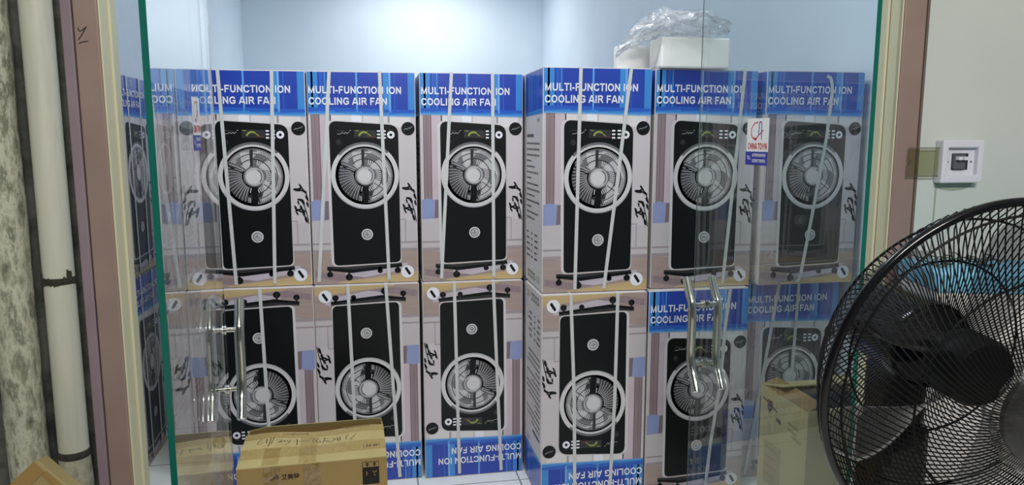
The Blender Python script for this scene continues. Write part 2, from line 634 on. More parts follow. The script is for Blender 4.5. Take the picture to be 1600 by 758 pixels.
# right jamb
b = MB()
b.box((OR + 0.001, YO, 0), (OR + 0.0525, YF - 0.002, 2.26), jamb_pink)
struct(b.build('trim_5', bevel=0.0025))
b = MB()
b.box((OR + 0.0525, YO - 0.002, 0), (OR + 0.0575, YF - 0.002, 2.26), trim_grey)
struct(b.build('trim_6'))
b = MB()
b.box((OR - 0.002, YO + 0.003, 0), (OR + 0.001, YO + 0.040, 2.2), jamb_cream)
b.box((OR - 0.006, YO + 0.043, 0), (OR + 0.001, YF, 2.2), jamb_cream)
struct(b.build('trim_7', bevel=0.001))
b = MB()
b.box((OL - 0.04, YO, 2.2), (OR + 0.05, YO + 0.07, 2.26), jamb_pink)
struct(b.build('trim_8'))

# hand-drawn mark on the left jamb face
pm = Print(lambda s, t, l: (s, YO - l, t))
pm.line([(-0.4905, 1.539), (-0.4885, 1.533), (-0.4855, 1.533), (-0.4795, 1.5385)], 0.0016, ink)
pm.line([(-0.4765, 1.5405), (-0.484, 1.528), (-0.4905, 1.5185)], 0.0016, ink)
pm.line([(-0.4905, 1.5125), (-0.4855, 1.5148), (-0.4755, 1.5165)], 0.0016, ink)
pmo = pm.build('pen_mark', jl)
pmo['label'] = 'black pen squiggle like a Y over a dash'

# ------------------------------------------------------------------ the fan carton
W, H, D = 0.395, 0.7965, 0.30


def carton_parts():
    """Parts of one upright carton about its base centre, front towards -Y."""
    # body: bevelled board box, sides very slightly bowed
    bm = bmesh.new()
    bmesh.ops.create_cube(bm, size=1)
    for v in bm.verts:
        v.co = Vector((v.co.x * W, v.co.y * D, (v.co.z + 0.5) * H))
    bmesh.ops.bevel(bm, geom=bm.edges[:], offset=0.004, segments=2, affect='EDGES')
    b = MB()
    b.bm(bm, white_board)
    tape = mat('printed_tape_seam', (214, 206, 190), 0.25, 0.5)
    b.box((-0.03, -D / 2 + 0.012, H), (0.03, D / 2 - 0.012, H + 0.0004), tape)
    body = b.build('carton_body')

    # ---------------- front artwork
    y0 = -D / 2 - 0.0002
    P = lambda s, t, l: (s * W - W / 2, y0 - l, H - t * H)
    k = W / H                                   # t-units per s-unit
    p = Print(P)
    e0, e1 = 0.006, 0.994
    p.rect(e0, 0.195, e1, 0.997, print_wall)
    p.up()
    p.rect(0.20, 0.2, 0.95, 0.255, print_panel)
    p.rect(e0, 0.195, 0.03, 0.62, print_wall)
    p.rect(0.028, 0.195, 0.105, 0.64, print_curtain)
    p.rect(0.105, 0.195, 0.21, 0.64, print_pink)
    p.rect(e0, 0.685, 0.22, 0.83, print_sofa)
    p.rect(0.80, 0.70, e1, 0.83, print_sofa)
    p.poly([(e0, 0.845), (0.3, 0.855), (0.3, 0.997), (e0, 0.997)], print_floor)
    p.poly([(0.3, 0.855), (e1, 0.845), (e1, 0.997), (0.3, 0.997)], print_floor)
    p.up()
    p.rect(0.098, 0.195, 0.108, 0.64, print_curtain_dark)
    p.rect(0.028, 0.195, 0.036, 0.64, print_curtain_dark)
    p.rect(0.06, 0.195, 0.066, 0.64, print_curtain_dark)
    p.rect(0.50, 0.2, 0.506, 0.26, print_line)
    p.rect(0.735, 0.2, 0.755, 0.27, print_line)
    p.rect(0.40, 0.2, 0.49, 0.26, print_white)
    p.rect(0.815, 0.69, 0.885, 0.695, print_line)
    p.rect(0.878, 0.695, 0.888, 0.80, print_line)
    p.rect(0.80, 0.80, e1, 0.808, print_sofa_shade)
    p.rect(0.80, 0.832, e1, 0.848, print_sofa_shade)
    p.rect(e0, 0.80, 0.22, 0.808, print_sofa_shade)
    p.rect(e0, 0.832, 0.22, 0.848, print_sofa_shade)
    p.poly([(0.30, 0.945), (0.62, 0.905), (0.90, 0.905), (0.88, 0.935), (0.45, 0.975), (0.30, 0.978)], print_rug)
    p.poly([(0.24, 0.990), (0.55, 0.974), (0.85, 0.957), (e1, 0.948), (e1, 0.997), (0.24, 0.997)], print_wood)
    p.up()
    p.poly([(0.02, 0.935), (0.5, 0.972), (0.85, 0.95), (0.55, 0.968), (0.24, 0.985), (0.02, 0.965)], print_curtain)
    p.poly([(e0, 0.60), (0.06, 0.592), (0.135, 0.60), (0.125, 0.69), (e0, 0.692)], print_cushion)
    p.poly([(0.135, 0.60), (0.165, 0.60), (0.165, 0.688), (0.125, 0.69)], print_curtain_dark)
    # plant at the right edge
    rng = random.Random(4)
    p.line([(0.990, 0.705), (0.975, 0.66), (0.95, 0.615), (0.925, 0.595)], 0.008, print_black)
    p.line([(0.992, 0.60), (0.975, 0.565), (0.935, 0.535), (0.89, 0.545)], 0.009, print_black)
    p.line([(0.97, 0.65), (0.93, 0.635), (0.89, 0.64)], 0.006, print_black)
    for (s, t, a, ln) in [(0.895, 0.545, 0.15, 0.040), (0.925, 0.528, 1.0, 0.026), (0.955, 0.552, 0.5, 0.030), (0.98, 0.585, 1.1, 0.030),
                          (0.985, 0.615, 1.25, 0.030), (0.92, 0.592, 0.2, 0.030), (0.945, 0.603, 1.2, 0.028), (0.90, 0.605, 1.35, 0.022),
                          (0.875, 0.632, 1.2, 0.030), (0.895, 0.640, -0.3, 0.030), (0.925, 0.630, 1.2, 0.030), (0.885, 0.655, 1.0, 0.022),
                          (0.945, 0.655, 1.35, 0.034), (0.925, 0.648, 0.3, 0.026), (0.965, 0.685, 1.3, 0.034)]:
        ca, sa = math.cos(a), math.sin(a)
        pts = []
        for q in range(12):
            x, y = ln * math.cos(2 * PI * q / 12), ln * 0.36 * math.sin(2 * PI * q / 12)
            pts.append((min(e1, s + x * ca - y * sa), t + (x * sa + y * ca) * k))
        p.poly(pts, print_black)
    # dark round badge and remote roundel
    p.up()
    p.disc(0.925, 0.262, 0.063, print_black, r2=0.063 * k)
    p.disc(0.895, 0.948, 0.062, print_white, r2=0.062 * k)
    p.up()
    p.line([(0.885, 0.268), (0.90, 0.263), (0.915, 0.264), (0.93, 0.260), (0.945, 0.259), (0.965, 0.252)], 0.006, print_mid)
    p.rquad([(0.865, 0.932), (0.885, 0.924), (0.93, 0.958), (0.91, 0.967)], 0.006, print_black, 3)
    # blue title band
    p.layer = 2
    band = [(e0, 0.195), (0.25, 0.196), (0.5, 0.199), (0.75, 0.203), (e1, 0.205)]
    for i in range(4):
        (s0, t0), (s1, t1) = band[i], band[i + 1]
        p.poly([(s0, 0.004), (s1, 0.004), (s1, t1), (s0, t0)], blue_dark)
    p.up()

    def stripe(s0, s1, m, t0=0.004, t1=0.19):
        p.rect(s0, t0, s1, t1, m)
    stripe(e0, 0.10, blue_cyan)
    stripe(0.04, 0.058, blue_mid)
    stripe(0.118, 0.145, blue_mid)
    stripe(0.158, 0.172, blue_cyan)
    stripe(0.445, 0.464, blue_cyan)
    stripe(0.70, 0.752, blue_cyan)
    stripe(0.80, 0.812, blue_mid)
    stripe(0.93, e1, blue_cyan)
    p.up()
    stripe(0.752, 0.77, blue_pale)
    stripe(0.449, 0.458, blue_pale, 0.004, 0.19)
    for i in range(4):
        (s0, t0), (s1, t1) = band[i], band[i + 1]
        p.poly([(s0, t0 - 0.030), (s1, t1 - 0.030), (s1, t1), (s0, t0)], blue_mid)
    p.up()
    for i in range(4):
        (s0, t0), (s1, t1) = band[i], band[i + 1]
        p.poly([(s0, t0 - 0.010), (s1, t1 - 0.016), (s1, t1), (s0, t0)], blue_cyan)
    p.up()
    for i in range(4):
        (s0, t0), (s1, t1) = band[i], band[i + 1]
        p.poly([(s0, t0 - 0.003), (s1, t1 - 0.003), (s1, t1 + 0.002), (s0, t0 + 0.002)], blue_pale)
    front = p.build('front_print')

    # title lettering
    Pm = lambda s, t, l: (s - W / 2, y0 - l, H - t)       # metres
    q = Print(Pm)
    q.layer = 8
    heavy(q, 'MULTI-FUNCTION ION', 0.010 * W, 0.1015 * H, 0.0265, 0.862 * W, print_white)
    heavy(q, 'COOLING AIR FAN', 0.010 * W, 0.153 * H, 0.0265, 0.728 * W, print_white)
    title = q.build('title_lettering')

    # picture of the fan
    q = Print(Pm)
    q.layer = 5
    S = lambda s, t: (s * W, t * H)
    q.rquad([S(0.160, 0.224), S(0.80, 0.236), S(0.842, 0.905), S(0.175, 0.915)], [0.03, 0.03, 0.022, 0.022], print_silver)
    q.up()
    q.rquad([S(0.19, 0.226), S(0.832, 0.246), S(0.832, 0.900), S(0.198, 0.910)], [0.03, 0.034, 0.02, 0.02], print_black)
    # base slab and casters
    q.poly([S(0.13, 0.912), S(0.30, 0.918), S(0.84, 0.904), S(0.845, 0.92), S(0.36, 0.946), S(0.13, 0.930)], print_grey_dark)
    q.up()
    q.poly([S(0.13, 0.920), S(0.36, 0.932), S(0.84, 0.910), S(0.845, 0.922), S(0.36, 0.947), S(0.13, 0.931)], print_black)
    for (s, t, r) in [(0.155, 0.952, 0.0115), (0.335, 0.967, 0.0135), (0.63, 0.940, 0.010), (0.80, 0.940, 0.012)]:
        q.disc(s * W, t * H, r, print_black, 16, r * 0.95)
        q.rect(s * W - 0.004, t * H - 0.018, s * W + 0.004, t * H, print_grey_dark)
    q.up()
    for (s, t, r) in [(0.155, 0.952, 0.0115), (0.335, 0.967, 0.0135), (0.80, 0.940, 0.012)]:
        q.rect(s * W - 0.0012, t * H - 0.009, s * W + 0.0012, t * H + 0.009, print_grey_dark)
    # ring, grille, blades, hub
    cx, cy, R = 0.512 * W, 0.482 * H, 0.318 * W
    q.ring(cx, cy, 0.80 * R, R, print_silver)
    q.disc(cx, cy, 0.87 * R, print_black, 56)
    q.up()
    q.ring(cx, cy, 0.955 * R, 1.0 * R, print_light, 30, 0.15 * PI, 0.85 * PI)
    q.ring(cx, cy, 0.93 * R, 1.0 * R, print_mid, 20, 1.22 * PI, 1.75 * PI)
    q.disc(cx, cy, 0.82 * R, print_mid, 56)
    q.poly([(cx, cy)] + [(cx + 0.82 * R * math.cos(a_), cy + 0.82 * R * math.sin(a_)) for a_ in [math.radians(96 + 114 * k_ / 16) for k_ in range(17)]], print_black)
    q.up()
    for i, (aa, m) in enumerate([(-2.45, print_light), (-1.15, print_light), (0.25, print_light), (0.95, print_grey_dark), (2.45, print_grey_dark)]):
        pts = []
        for j in range(9):
            r = (0.22 + 0.56 * j / 8) * R
            pts.append((cx + r * math.cos(aa + 0.05 * j), cy + r * math.sin(aa + 0.05 * j)))
        for j in range(8, -1, -1):
            r = (0.22 + 0.56 * j / 8) * R
            a = aa + 0.05 * j + 0.35 + 0.06 * j
            pts.append((cx + r * math.cos(a), cy + r * math.sin(a)))
        q.poly(pts, m)
    q.up()
    nl = 96
    for i in range(nl):
        a = 2 * PI * i / nl
        deg = math.degrees(a) % 360              # t grows downwards: 90 = bottom, 270 = top
        if abs(deg - 90) < 9 or abs(deg - 273) < 7:
            continue
        left = 105 < deg < 215
        mm = print_silver if not left or i % 2 == 0 else print_mid
        wd = 0.0018 if left else 0.0024
        pts = []
        for j in range(4):
            r = (0.34 + 0.44 * j / 3) * R
            sw = 0.12 * (1 - j / 3) - 0.03
            pts.append((cx + r * math.cos(a + sw), cy + r * math.sin(a + sw)))
        if left:
            q.line(pts, wd, mm)
        else:                                     # upper and right parts: broken by the rings
            q.line(pts[2:], wd, mm)
            if i % 2:
                q.line(pts[:2], wd * 1.2, mm)
    q.up()
    for r in (0.50, 0.66):
        q.ring(cx, cy, (r - 0.012) * R, (r + 0.012) * R, print_grey_dark, 44, 1.25 * PI, 2.45 * PI)
    q.poly([(cx - 0.06 * R, cy + 0.3 * R), (cx + 0.10 * R, cy + 0.3 * R), (cx + 0.07 * R, cy + 0.83 * R), (cx - 0.09 * R, cy + 0.83 * R)], print_black)
    q.poly([(cx - 0.10 * R, cy - 0.78 * R), (cx - 0.0 * R, cy - 0.80 * R), (cx - 0.02 * R, cy - 0.3 * R), (cx - 0.09 * R, cy - 0.3 * R)], print_grey_dark)
    q.line([(cx - 0.75 * R, cy - 0.33 * R), (cx - 0.3 * R, cy - 0.10 * R)], 0.0035, print_black)
    q.line([(cx + 0.26 * R, cy + 0.22 * R), (cx + 0.52 * R, cy + 0.40 * R)], 0.0028, print_grey_dark)
    q.up()
    q.disc(cx, cy, 0.30 * R, print_mid, 36)
    q.up()
    q.disc(cx + 0.01 * R, cy, 0.265 * R, print_light, 36)
    q.up()
    q.disc(cx - 0.01 * R, cy + 0.01 * R, 0.20 * R, print_silver, 32)
    q.ring(cx, cy, 0.20 * R, 0.235 * R, print_mid, 14, -0.35 * PI, 0.25 * PI)
    # control panel: script mark, LED display, buttons, knob
    q.layer = 8
    q.line([S(0.265, 0.2875), S(0.30, 0.286), S(0.315, 0.279), S(0.33, 0.286), S(0.345, 0.279), S(0.355, 0.286), S(0.375, 0.277)], 0.0016, print_light)
    q.line([S(0.265, 0.272), S(0.34, 0.2725)], 0.0009, print_mid)
    q.disc(0.385 * W, 0.271 * H, 0.002, print_light, 8)
    q.disc(0.275 * W, 0.325 * H, 0.010, print_grey_dark, 20)
    q.poly([S(0.42, 0.266), S(0.625, 0.270), S(0.625, 0.306), S(0.42, 0.303)], print_grey_dark)
    q.up()
    q.ring(0.512 * W, 0.302 * H, 0.0155, 0.0225, print_green, 12, 1.08 * PI, 1.70 * PI)
    q.line([S(0.535, 0.281), S(0.575, 0.297)], 0.003, print_green)
    q.line([S(0.43, 0.272), S(0.465, 0.273)], 0.0025, print_green)
    q.line([S(0.57, 0.299), S(0.615, 0.301)], 0.0025, print_red)
    q.rect(0.545 * W, 0.291 * H, 0.552 * W, 0.303 * H, print_red)
    for r_ in range(3):
        for c_ in range(2):
            s, t = (0.648 + 0.052 * c_) * W, (0.2735 + 0.0155 * r_) * H
            q.rquad([(s - 0.0062, t - 0.003), (s + 0.0062, t - 0.003), (s + 0.0062, t + 0.003), (s - 0.0062, t + 0.003)], 0.002, print_white, 3)
    q.ring(0.762 * W, 0.291 * H, 0.0055, 0.0140, print_white, 26)
    q.line([S(0.745, 0.268), S(0.775, 0.269)], 0.001, print_mid)
    # clock emblem
    ex, ey = 0.517 * W, 0.762 * H
    q.disc(ex, ey, 0.0215, print_silver, 32)
    q.up()
    q.disc(ex, ey, 0.0165, print_mid, 28)
    q.up()
    q.disc(ex + 0.001, ey, 0.0135, print_light, 28)
    q.up()
    q.line([(ex - 0.008, ey + 0.001), (ex - 0.001, ey + 0.001), (ex - 0.001, ey - 0.009)], 0.0022, print_grey_dark)
    q.ring(ex + 0.004, ey + 0.004, 0.004, 0.0055, print_mid, 12)
    pic = q.build('fan_picture')

    # ---------------- side artwork (both narrow sides)
    rng = random.Random(11)
    sides = []
    for sg in (-1, 1):
        P2 = (lambda s, t, l: (-W / 2 - 0.0002 - l, D / 2 - s, H - t)) if sg < 0 else (lambda s, t, l: (W / 2 + 0.0002 + l, -D / 2 + s, H - t))
        q = Print(P2)
        q.rect(0.004, 0.004, D - 0.004, 0.155, blue_dark)
        q.up()
        for (a, c, m) in [(0.012, 0.03, blue_mid), (0.05, 0.075, blue_mid), (0.11, 0.116, blue_cyan), (0.20, 0.235, blue_mid), (0.265, D - 0.004, blue_mid)]:
            q.rect(a, 0.004, c, 0.155, m)
        q.up()
        q.poly([(0.004, 0.150), (D - 0.004, 0.140), (D - 0.004, 0.157), (0.004, 0.162)], blue_cyan)
        heavy(q, 'WHITE', 0.20, 0.186, 0.013, 0.055, side_ink, 0.13)
        y = 0.235
        q.line([(0.03, y), (0.15, y)], 0.011, side_ink)
        y += 0.028
        for n in range(14):
            x = 0.03
            end = 0.03 + rng.choice([0.08, 0.14, 0.2, 0.22, 0.23])
            while x < end:
                l_ = rng.uniform(0.012, 0.035)
                q.line([(x, y), (min(end, x + l_), y)], 0.0062, side_ink)
                x += l_ + 0.006
            y += 0.0215
        y = 0.60
        for n in range(5):
            for x0, l_ in ((0.03, 0.06), (0.11, 0.03), (0.17, 0.07)):
                q.line([(x0, y), (x0 + l_ * rng.uniform(0.5, 1), y)], 0.0065, side_ink)
            y += 0.0225
        for n in range(4):
            q.rect(0.05 + 0.035 * n, 0.745, 0.075 + 0.035 * n, 0.772, side_ink)
        q.up()
        for n in range(4):
            q.rect(0.054 + 0.035 * n, 0.750, 0.071 + 0.035 * n, 0.767, white_board)
        q.ring(0.225, 0.758, 0.009, 0.012, side_ink, 14, 0.4 * PI, 1.6 * PI)
        q.ring(0.25, 0.758, 0.009, 0.012, side_ink, 14, 0.4 * PI, 1.6 * PI)
        sides.append(q.build('side_print'))
    return body, front, title, pic, sides


body0, front0, title0, pic0, sides0 = carton_parts()
title0.parent = front0
pic0.parent = front0
PROTO = [body0, front0] + sides0
proto_used = False


def strap(root, pts, wd=0.0125, loose=False):
    """Flat strapping band: pts are (u, t) on the front face, top to bottom (fractions of W and H from the top)."""
    y = -D / 2 - 0.0036
    b = MB()
    path = []
    us = [u for u, t in pts]
    if not loose:
        path += [((us[0] - 0.5) * W, D / 2 + 0.002, 0.02), ((us[0] - 0.5) * W, D / 2 + 0.002, H - 0.003), ((us[0] - 0.5) * W, D / 2 - 0.004, H + 0.0012),
                 ((us[0] - 0.5) * W, -D / 2 + 0.004, H + 0.0012), ((us[0] - 0.5) * W, y + 0.001, H - 0.001)]
    for u, t in pts:
        path.append(((u - 0.5) * W, y, H - t * H))
    path = [Vector(x) for x in path]
    vs, fs = [], []
    n = len(path)
    th = 0.0010
    for i in range(n):
        tg = (path[min(i + 1, n - 1)] - path[max(i - 1, 0)]).normalized()
        side = Vector((1, 0, 0))
        side = (side - tg * side.dot(tg)).normalized()
        nr = side.cross(tg).normalized()
        if nr.y > 0.2 and not (i < 2 and not loose):
            nr = -nr
        for sx, sn in ((-1, -1), (1, -1), (1, 1), (-1, 1)):
            vs.append(path[i] + side * sx * wd / 2 + nr * sn * th / 2)
    for i in range(n - 1):
        for k in range(4):
            l = (k + 1) % 4
            fs.append((i * 4 + k, i * 4 + l, (i + 1) * 4 + l, (i + 1) * 4 + k))
    fs += [(3, 2, 1, 0), tuple((n - 1) * 4 + k for k in range(4))]
    b.add(vs, fs, strap_mat)
    return b.build('packing_strap', root)


def carton(x0, yfront, z, label, group, straps, inverted=False, rotz=0.0, cx=None, cy=None):
    global proto_used
    cx = x0 + W / 2 if cx is None else cx
    cy = yfront + D / 2 if cy is None else cy
    root = thing('cooling_fan_carton', label, 'carton', (cx, cy, z), rotz, group)
    if not proto_used:
        proto_used = True
        kids = PROTO
        for o in kids:
            o.parent = root
    else:
        kids = [dup_tree(o, root) for o in PROTO]
    for o in kids:
        o.location = (0, 0, H if inverted else 0)
        o.rotation_euler = (0, PI if inverted else 0, 0)
    for s in straps:
        strap(root, s['p'], loose=s.get('loose', False))
    return root


def S2(u0, u1, um=None):
    if um is None:
        um = (u0 + u1) / 2
    return {'p': [(u0, 0.0), (um, 0.5), (u1, 0.985)]}


GU, GLW, GS = 'fan cartons in the upper row', 'fan cartons in the lower row', 'fan cartons along the left wall'
# lower row
carton(-0.637, 2.835, 0, 'upside-down fan carton with one central strap, leftmost of the bottom row', GLW, [S2(0.515, 0.55)], True)
carton(-0.240, 2.838, 0, 'upside-down fan carton with two straps, half behind the brown box, second of the bottom row', GLW, [S2(0.32, 0.36), S2(0.68, 0.775)], True)
carton(0.167, 2.826, 0, 'upside-down fan carton showing its whole blue title at the floor, third of the bottom row', GLW, [S2(0.312, 0.345), S2(0.70, 0.775)], True)
carton(0.572, 2.525, 0, 'upside-down fan carton standing forward with its printed left side showing, bottom row', GLW, [S2(0.265, 0.325, 0.31), S2(0.71, 0.665, 0.70)], True)
carton(0.975, 2.527, 0, 'upright fan carton at the bottom behind the right glass door handle', GLW, [{'p': [(0.80, 0.0), (0.76, 0.2), (0.74, 0.45), (0.72, 0.52), (0.66, 0.75), (0.62, 0.985)]}])
carton(1.404, 2.61, 0, 'upright fan carton at the bottom right behind the open brown box', GLW, [S2(0.34, 0.06), S2(0.55, 0.50)])
# upper row
UZ = H + 0.0015
carton(-0.640, 2.858, UZ, 'upright fan carton at the left end of the top row, beside the left door', GU, [S2(0.24, 0.306), S2(0.71, 0.655)])
carton(-0.240, 2.858, UZ, 'upright fan carton second from left in the top row, wide-spread straps', GU, [S2(0.21, 0.05), S2(0.67, 0.715)])
carton(0.170, 2.846, UZ, 'upright fan carton third from left in the top row, left strap leaning outwards', GU, [S2(0.305, 0.185), S2(0.70, 0.707)])
carton(0.577, 2.548, UZ, 'upright fan carton standing forward with its printed left side showing, top row', GU, [S2(0.337, 0.305), S2(0.80, 0.58)])
carton(0.988, 2.556, UZ, 'upright fan carton under the white foam block, partly seen through the right door', GU, [S2(0.86, 0.72)])
carton(1.412, 2.545, UZ, 'upright fan carton at the right end of the top row, with a loose strap', GU,
       [{'p': [(0.60, 0.022), (0.635, 0.03), (0.655, 0.06), (0.66, 0.10), (0.63, 0.30), (0.53, 0.65), (0.44, 0.95), (0.415, 0.985), (0.37, 0.985)], 'loose': True}])
# the row along the left wall, fronts towards +X
for (yy, zz, lab) in [(3.273, UZ, 'upper fan carton on the left wall nearest the doorway, facing right'),
                      (3.680, UZ, 'upper fan carton on the left wall, second from the doorway'),
                      (4.087, UZ, 'upper fan carton on the left wall, third from the doorway'),
                      (4.087, 0, 'lower fan carton on the left wall, third from the doorway'),
                      (3.273, 0, 'lower fan carton on the left wall nearest the doorway, facing right'),
                      (3.680, 0, 'lower fan carton on the left wall, second from the doorway')]:
    carton(0, 0, zz, lab, GS, [S2(0.30, 0.34), S2(0.70, 0.66)], False, PI / 2, cx=-0.955 - D / 2, cy=yy)

# unseen stock added behind the front row to keep gaps and left aisle dark
for (x_, y_, zz) in [(-0.640, 3.19, 0), (-0.640, 3.19, UZ), (-0.640, 3.52, 0), (-0.640, 3.52, UZ), (-0.240, 3.19, 0), (-0.240, 3.19, UZ),
                     (0.170, 3.19, 0), (0.170, 3.19, UZ), (-0.640, 3.85, 0), (-0.640, 3.85, UZ), (-0.640, 4.18, 0), (-0.640, 4.18, UZ), (-0.640, 4.51, 0), (-0.640, 4.51, UZ), (0.580, 2.88, 0), (0.580, 2.88, UZ), (0.990, 2.89, 0), (0.990, 2.89, UZ)]:
    carton(x_, y_, zz, 'unseen fan carton added behind the front row to keep the gaps dark', 'unseen fan cartons added behind the front row', [])

# ------------------------------------------------------------------ glass doors
LEAF, TH, DZ0, DZ1 = 0.72, 0.012, 0.012, 2.185
edge_clear = film('clear_bevelled_edge', (0.93, 0.95, 0.94), 0.03, 0.02)
edge_line = mat('grey_edge_line', (92, 104, 100), 0.3, 0.5)
logo_red = mat('sticker_red', (196, 44, 44), 0.4)
logo_blue = mat('sticker_blue', (40, 48, 150), 0.4)
sticker_white = mat('sticker_white', (228, 226, 220), 0.4)


def glass_door(label, hinge, free, outer, handle_s, hz, st_s, st_z):
    """A leaf swung into the room; outer = unit normal of its street face (-1 or +1 along local y)."""
    h, e = Vector(hinge + (0,)), Vector(free + (0,))
    d = (e - h)
    ang = math.atan2(d.y, d.x)
    root = thing('glass_door', label, 'door', (h.x, h.y, DZ0), ang)
    L, zt = LEAF, DZ1 - DZ0
    b = MB()
    t = TH / 2
    vs = [(0, -t, 0), (L, -t, 0), (L, t, 0), (0, t, 0), (0, -t, zt), (L, -t, zt), (L, t, zt), (0, t, zt)]
    b.add(vs, [(0, 1, 5, 4), (2, 3, 7, 6)], glass_mat)
    b.build('glass_pane', root)
    b = MB()
    b.add(vs, [(3, 2, 1, 0), (4, 5, 6, 7), (3, 0, 4, 7)], glass_edge)
    b.add(vs, [(1, 2, 6, 5)], edge_clear)
    yo = outer * t
    b.add([(L + 0.0003, yo, 0), (L + 0.0003, yo - outer * 0.003, 0), (L + 0.0003, yo - outer * 0.003, zt), (L + 0.0003, yo, zt)], [(0, 1, 2, 3)], edge_line)
    b.build('polished_edge', root)
    # patch fittings at top and bottom of the hinge side
    for z0, z1 in ((0, 0.05), (zt - 0.05, zt)):
        b = MB()
        b.bevbox((-0.002, -0.015, z0), (0.16, 0.015, z1), 0.002, steel)
        b.build('patch_fitting', root)
    # handle pair: two bent chrome bars joined by bolts through the glass
    zb0, zb1 = hz
    off = 0.044
    for sgn in (-1, 1):
        b = MB()
        y = sgn * off
        pts = [(handle_s + 0.042, y, zb1 + 0.075), (handle_s + 0.022, y, zb1 + 0.035), (handle_s + 0.006, y, zb1 + 0.008), (handle_s, y, zb1 - 0.015)]
        pts += [(handle_s, y, zb1 - 0.015 + (zb0 - zb1 + 0.03) * k / 5) for k in range(1, 5)]
        pts += [(handle_s, y, zb0 + 0.015), (handle_s - 0.006, y, zb0 - 0.008), (handle_s - 0.022, y, zb0 - 0.035), (handle_s - 0.042, y, zb0 - 0.075)]
        b.tube(pts, 0.0135, chrome, 18, rounded=True)
        hb = b.build('door_handle', root)
        for z in (zb0, zb1):
            b = MB()
            y1 = sgn * (t + 0.0005)
            b.tube([(handle_s, y1, z), (handle_s, y - sgn * 0.008, z)], 0.0075, chrome, 14)
            b.tube([(handle_s, y1, z), (handle_s, y1 + sgn * 0.005, z)], 0.014, chrome, 18)
            b.build('handle_bolt', hb)
    # shop sticker on the outer face
    P = lambda s, tt, l: ((st_s - outer * 0 + (-1 if outer > 0 else 1) * 0) + (s if outer < 0 else -s) * 1.0, outer * (t + 0.0004 + l), st_z - tt)
    q = Print(P)
    w_, h_ = 0.100, 0.116
    q.rect(0, 0, w_, 0.088, sticker_white)
    q.rect(-0.003, 0.088, w_ - 0.003, h_ + 0.008, logo_blue)
    q.up()
    # monogram: red polygonal C and blue/red A
    q.line([(0.050, 0.010), (0.034, 0.013), (0.021, 0.026), (0.020, 0.043), (0.031, 0.054), (0.043, 0.053), (0.058, 0.043), (0.075, 0.031)], 0.0032, logo_red)
    q.line([(0.034, 0.050), (0.040, 0.058), (0.047, 0.053)], 0.004, logo_red)
    q.line([(0.054, 0.045), (0.057, 0.010), (0.066, 0.010), (0.068, 0.056)], 0.0032, logo_blue)
    heavy(q, 'CHINA TOWN', 0.006, 0.082, 0.017, 0.088, logo_red, 0.24)
    q.text('TEL:', 0.004, 0.109, 0.009, 0.018, sticker_white, 0.012)
    q.text('0799934993', 0.029, 0.102, 0.009, 0.060, sticker_white, 0.012)
    q.text('0789778993', 0.029, 0.117, 0.009, 0.060, sticker_white, 0.012)
    q.build('shop_sticker', root)
    return root


glass_door('right glass door swung inwards, shop sticker upper middle, chrome handles left', (1.046, 1.44), (0.984, 2.157), 1, 0.655, (0.659 - DZ0, 0.845 - DZ0), 0.459, 1.404 - DZ0)
glass_door('left glass door swung inwards nearly edge-on, mirroring the cartons', (-0.394, 1.44), (-0.4333, 2.159), -1, 0.695, (0.648 - DZ0, 0.820 - DZ0), 0.388, 1.447 - DZ0)

# ------------------------------------------------------------------ foam blocks and plastic bag on the top row
TOP = UZ + H + 0.0018
b = MB()
b.bevbox((0, 0, 0), (0.258, 0.12, 0.106), 0.006, foam_mat)
b.box((0.03, 0.03, 0.106), (0.228, 0.09, 0.1065), foam_mat)
o = b.build('foam_block', None, (0.997, 2.53, TOP))
tag(o, 'white foam packing block lying on the top row, nearer and larger', 'packing foam', 'foam pieces on the cartons')
b = MB()
b.bevbox((0, 0, 0), (0.20, 0.05, 0.098), 0.005, foam_mat)
o = b.build('foam_slab', None, (0.905, 2.735, TOP))
tag(o, 'thin white foam panel standing behind the foam block', 'packing foam', 'foam pieces on the cartons')

bag_film = film('clear_bag_film', (0.93, 0.945, 0.96), 0.14, 0.26, (250, 251, 253), 0.05, 1.0, 26)
bm = bmesh.new()
bmesh.ops.create_icosphere(bm, subdivisions=5, radius=1)
for v in bm.verts:
    n = v.co.normalized()
    x, y, z = n.x * 0.215, n.y * 0.115, n.z * 0.050
    q = noise.noise_vector(n * 2.3) * 0.030 + noise.noise_vector(n * 6.0) * 0.014 + noise.noise_vector(n * 15) * 0.005
    ridge = abs(noise.noise(n * 4.1 + Vector((3, 1, 7)))) * 0.03
    p = Vector((x, y, z)) + q - n * ridge
    if p.x < -0.085:                       # the left end hangs down beside the block
        p.z -= 0.75 * (-0.085 - p.x)
    else:
        p.z = max(p.z, -0.040 + 0.010 * noise.noise(n * 9))
    v.co = p
b = MB()
b.bm(bm, bag_film, True)
o = b.build('plastic_bag', None, (1.075, 2.61, TOP + 0.157), autosmooth=False)
tag(o, 'crumpled clear plastic bag lying over the white foam block', 'bag')

# ------------------------------------------------------------------ brown cartons
def wallbox(b, w_, d_, h_, t, m_out, m_in):
    """Open carton about its base centre."""
    x, y = w_ / 2, d_ / 2
    b.box((-x, -y, 0), (x, y, t), m_out)
    b.box((-x, -y, t), (x, -y + t, h_), m_out)
    b.box((-x, y - t, t), (x, y, h_), m_in)
    b.box((-x, -y + t, t), (-x + t, y - t, h_), m_out)
    b.box((x - t, -y + t, t), (x, y - t, h_), m_out)


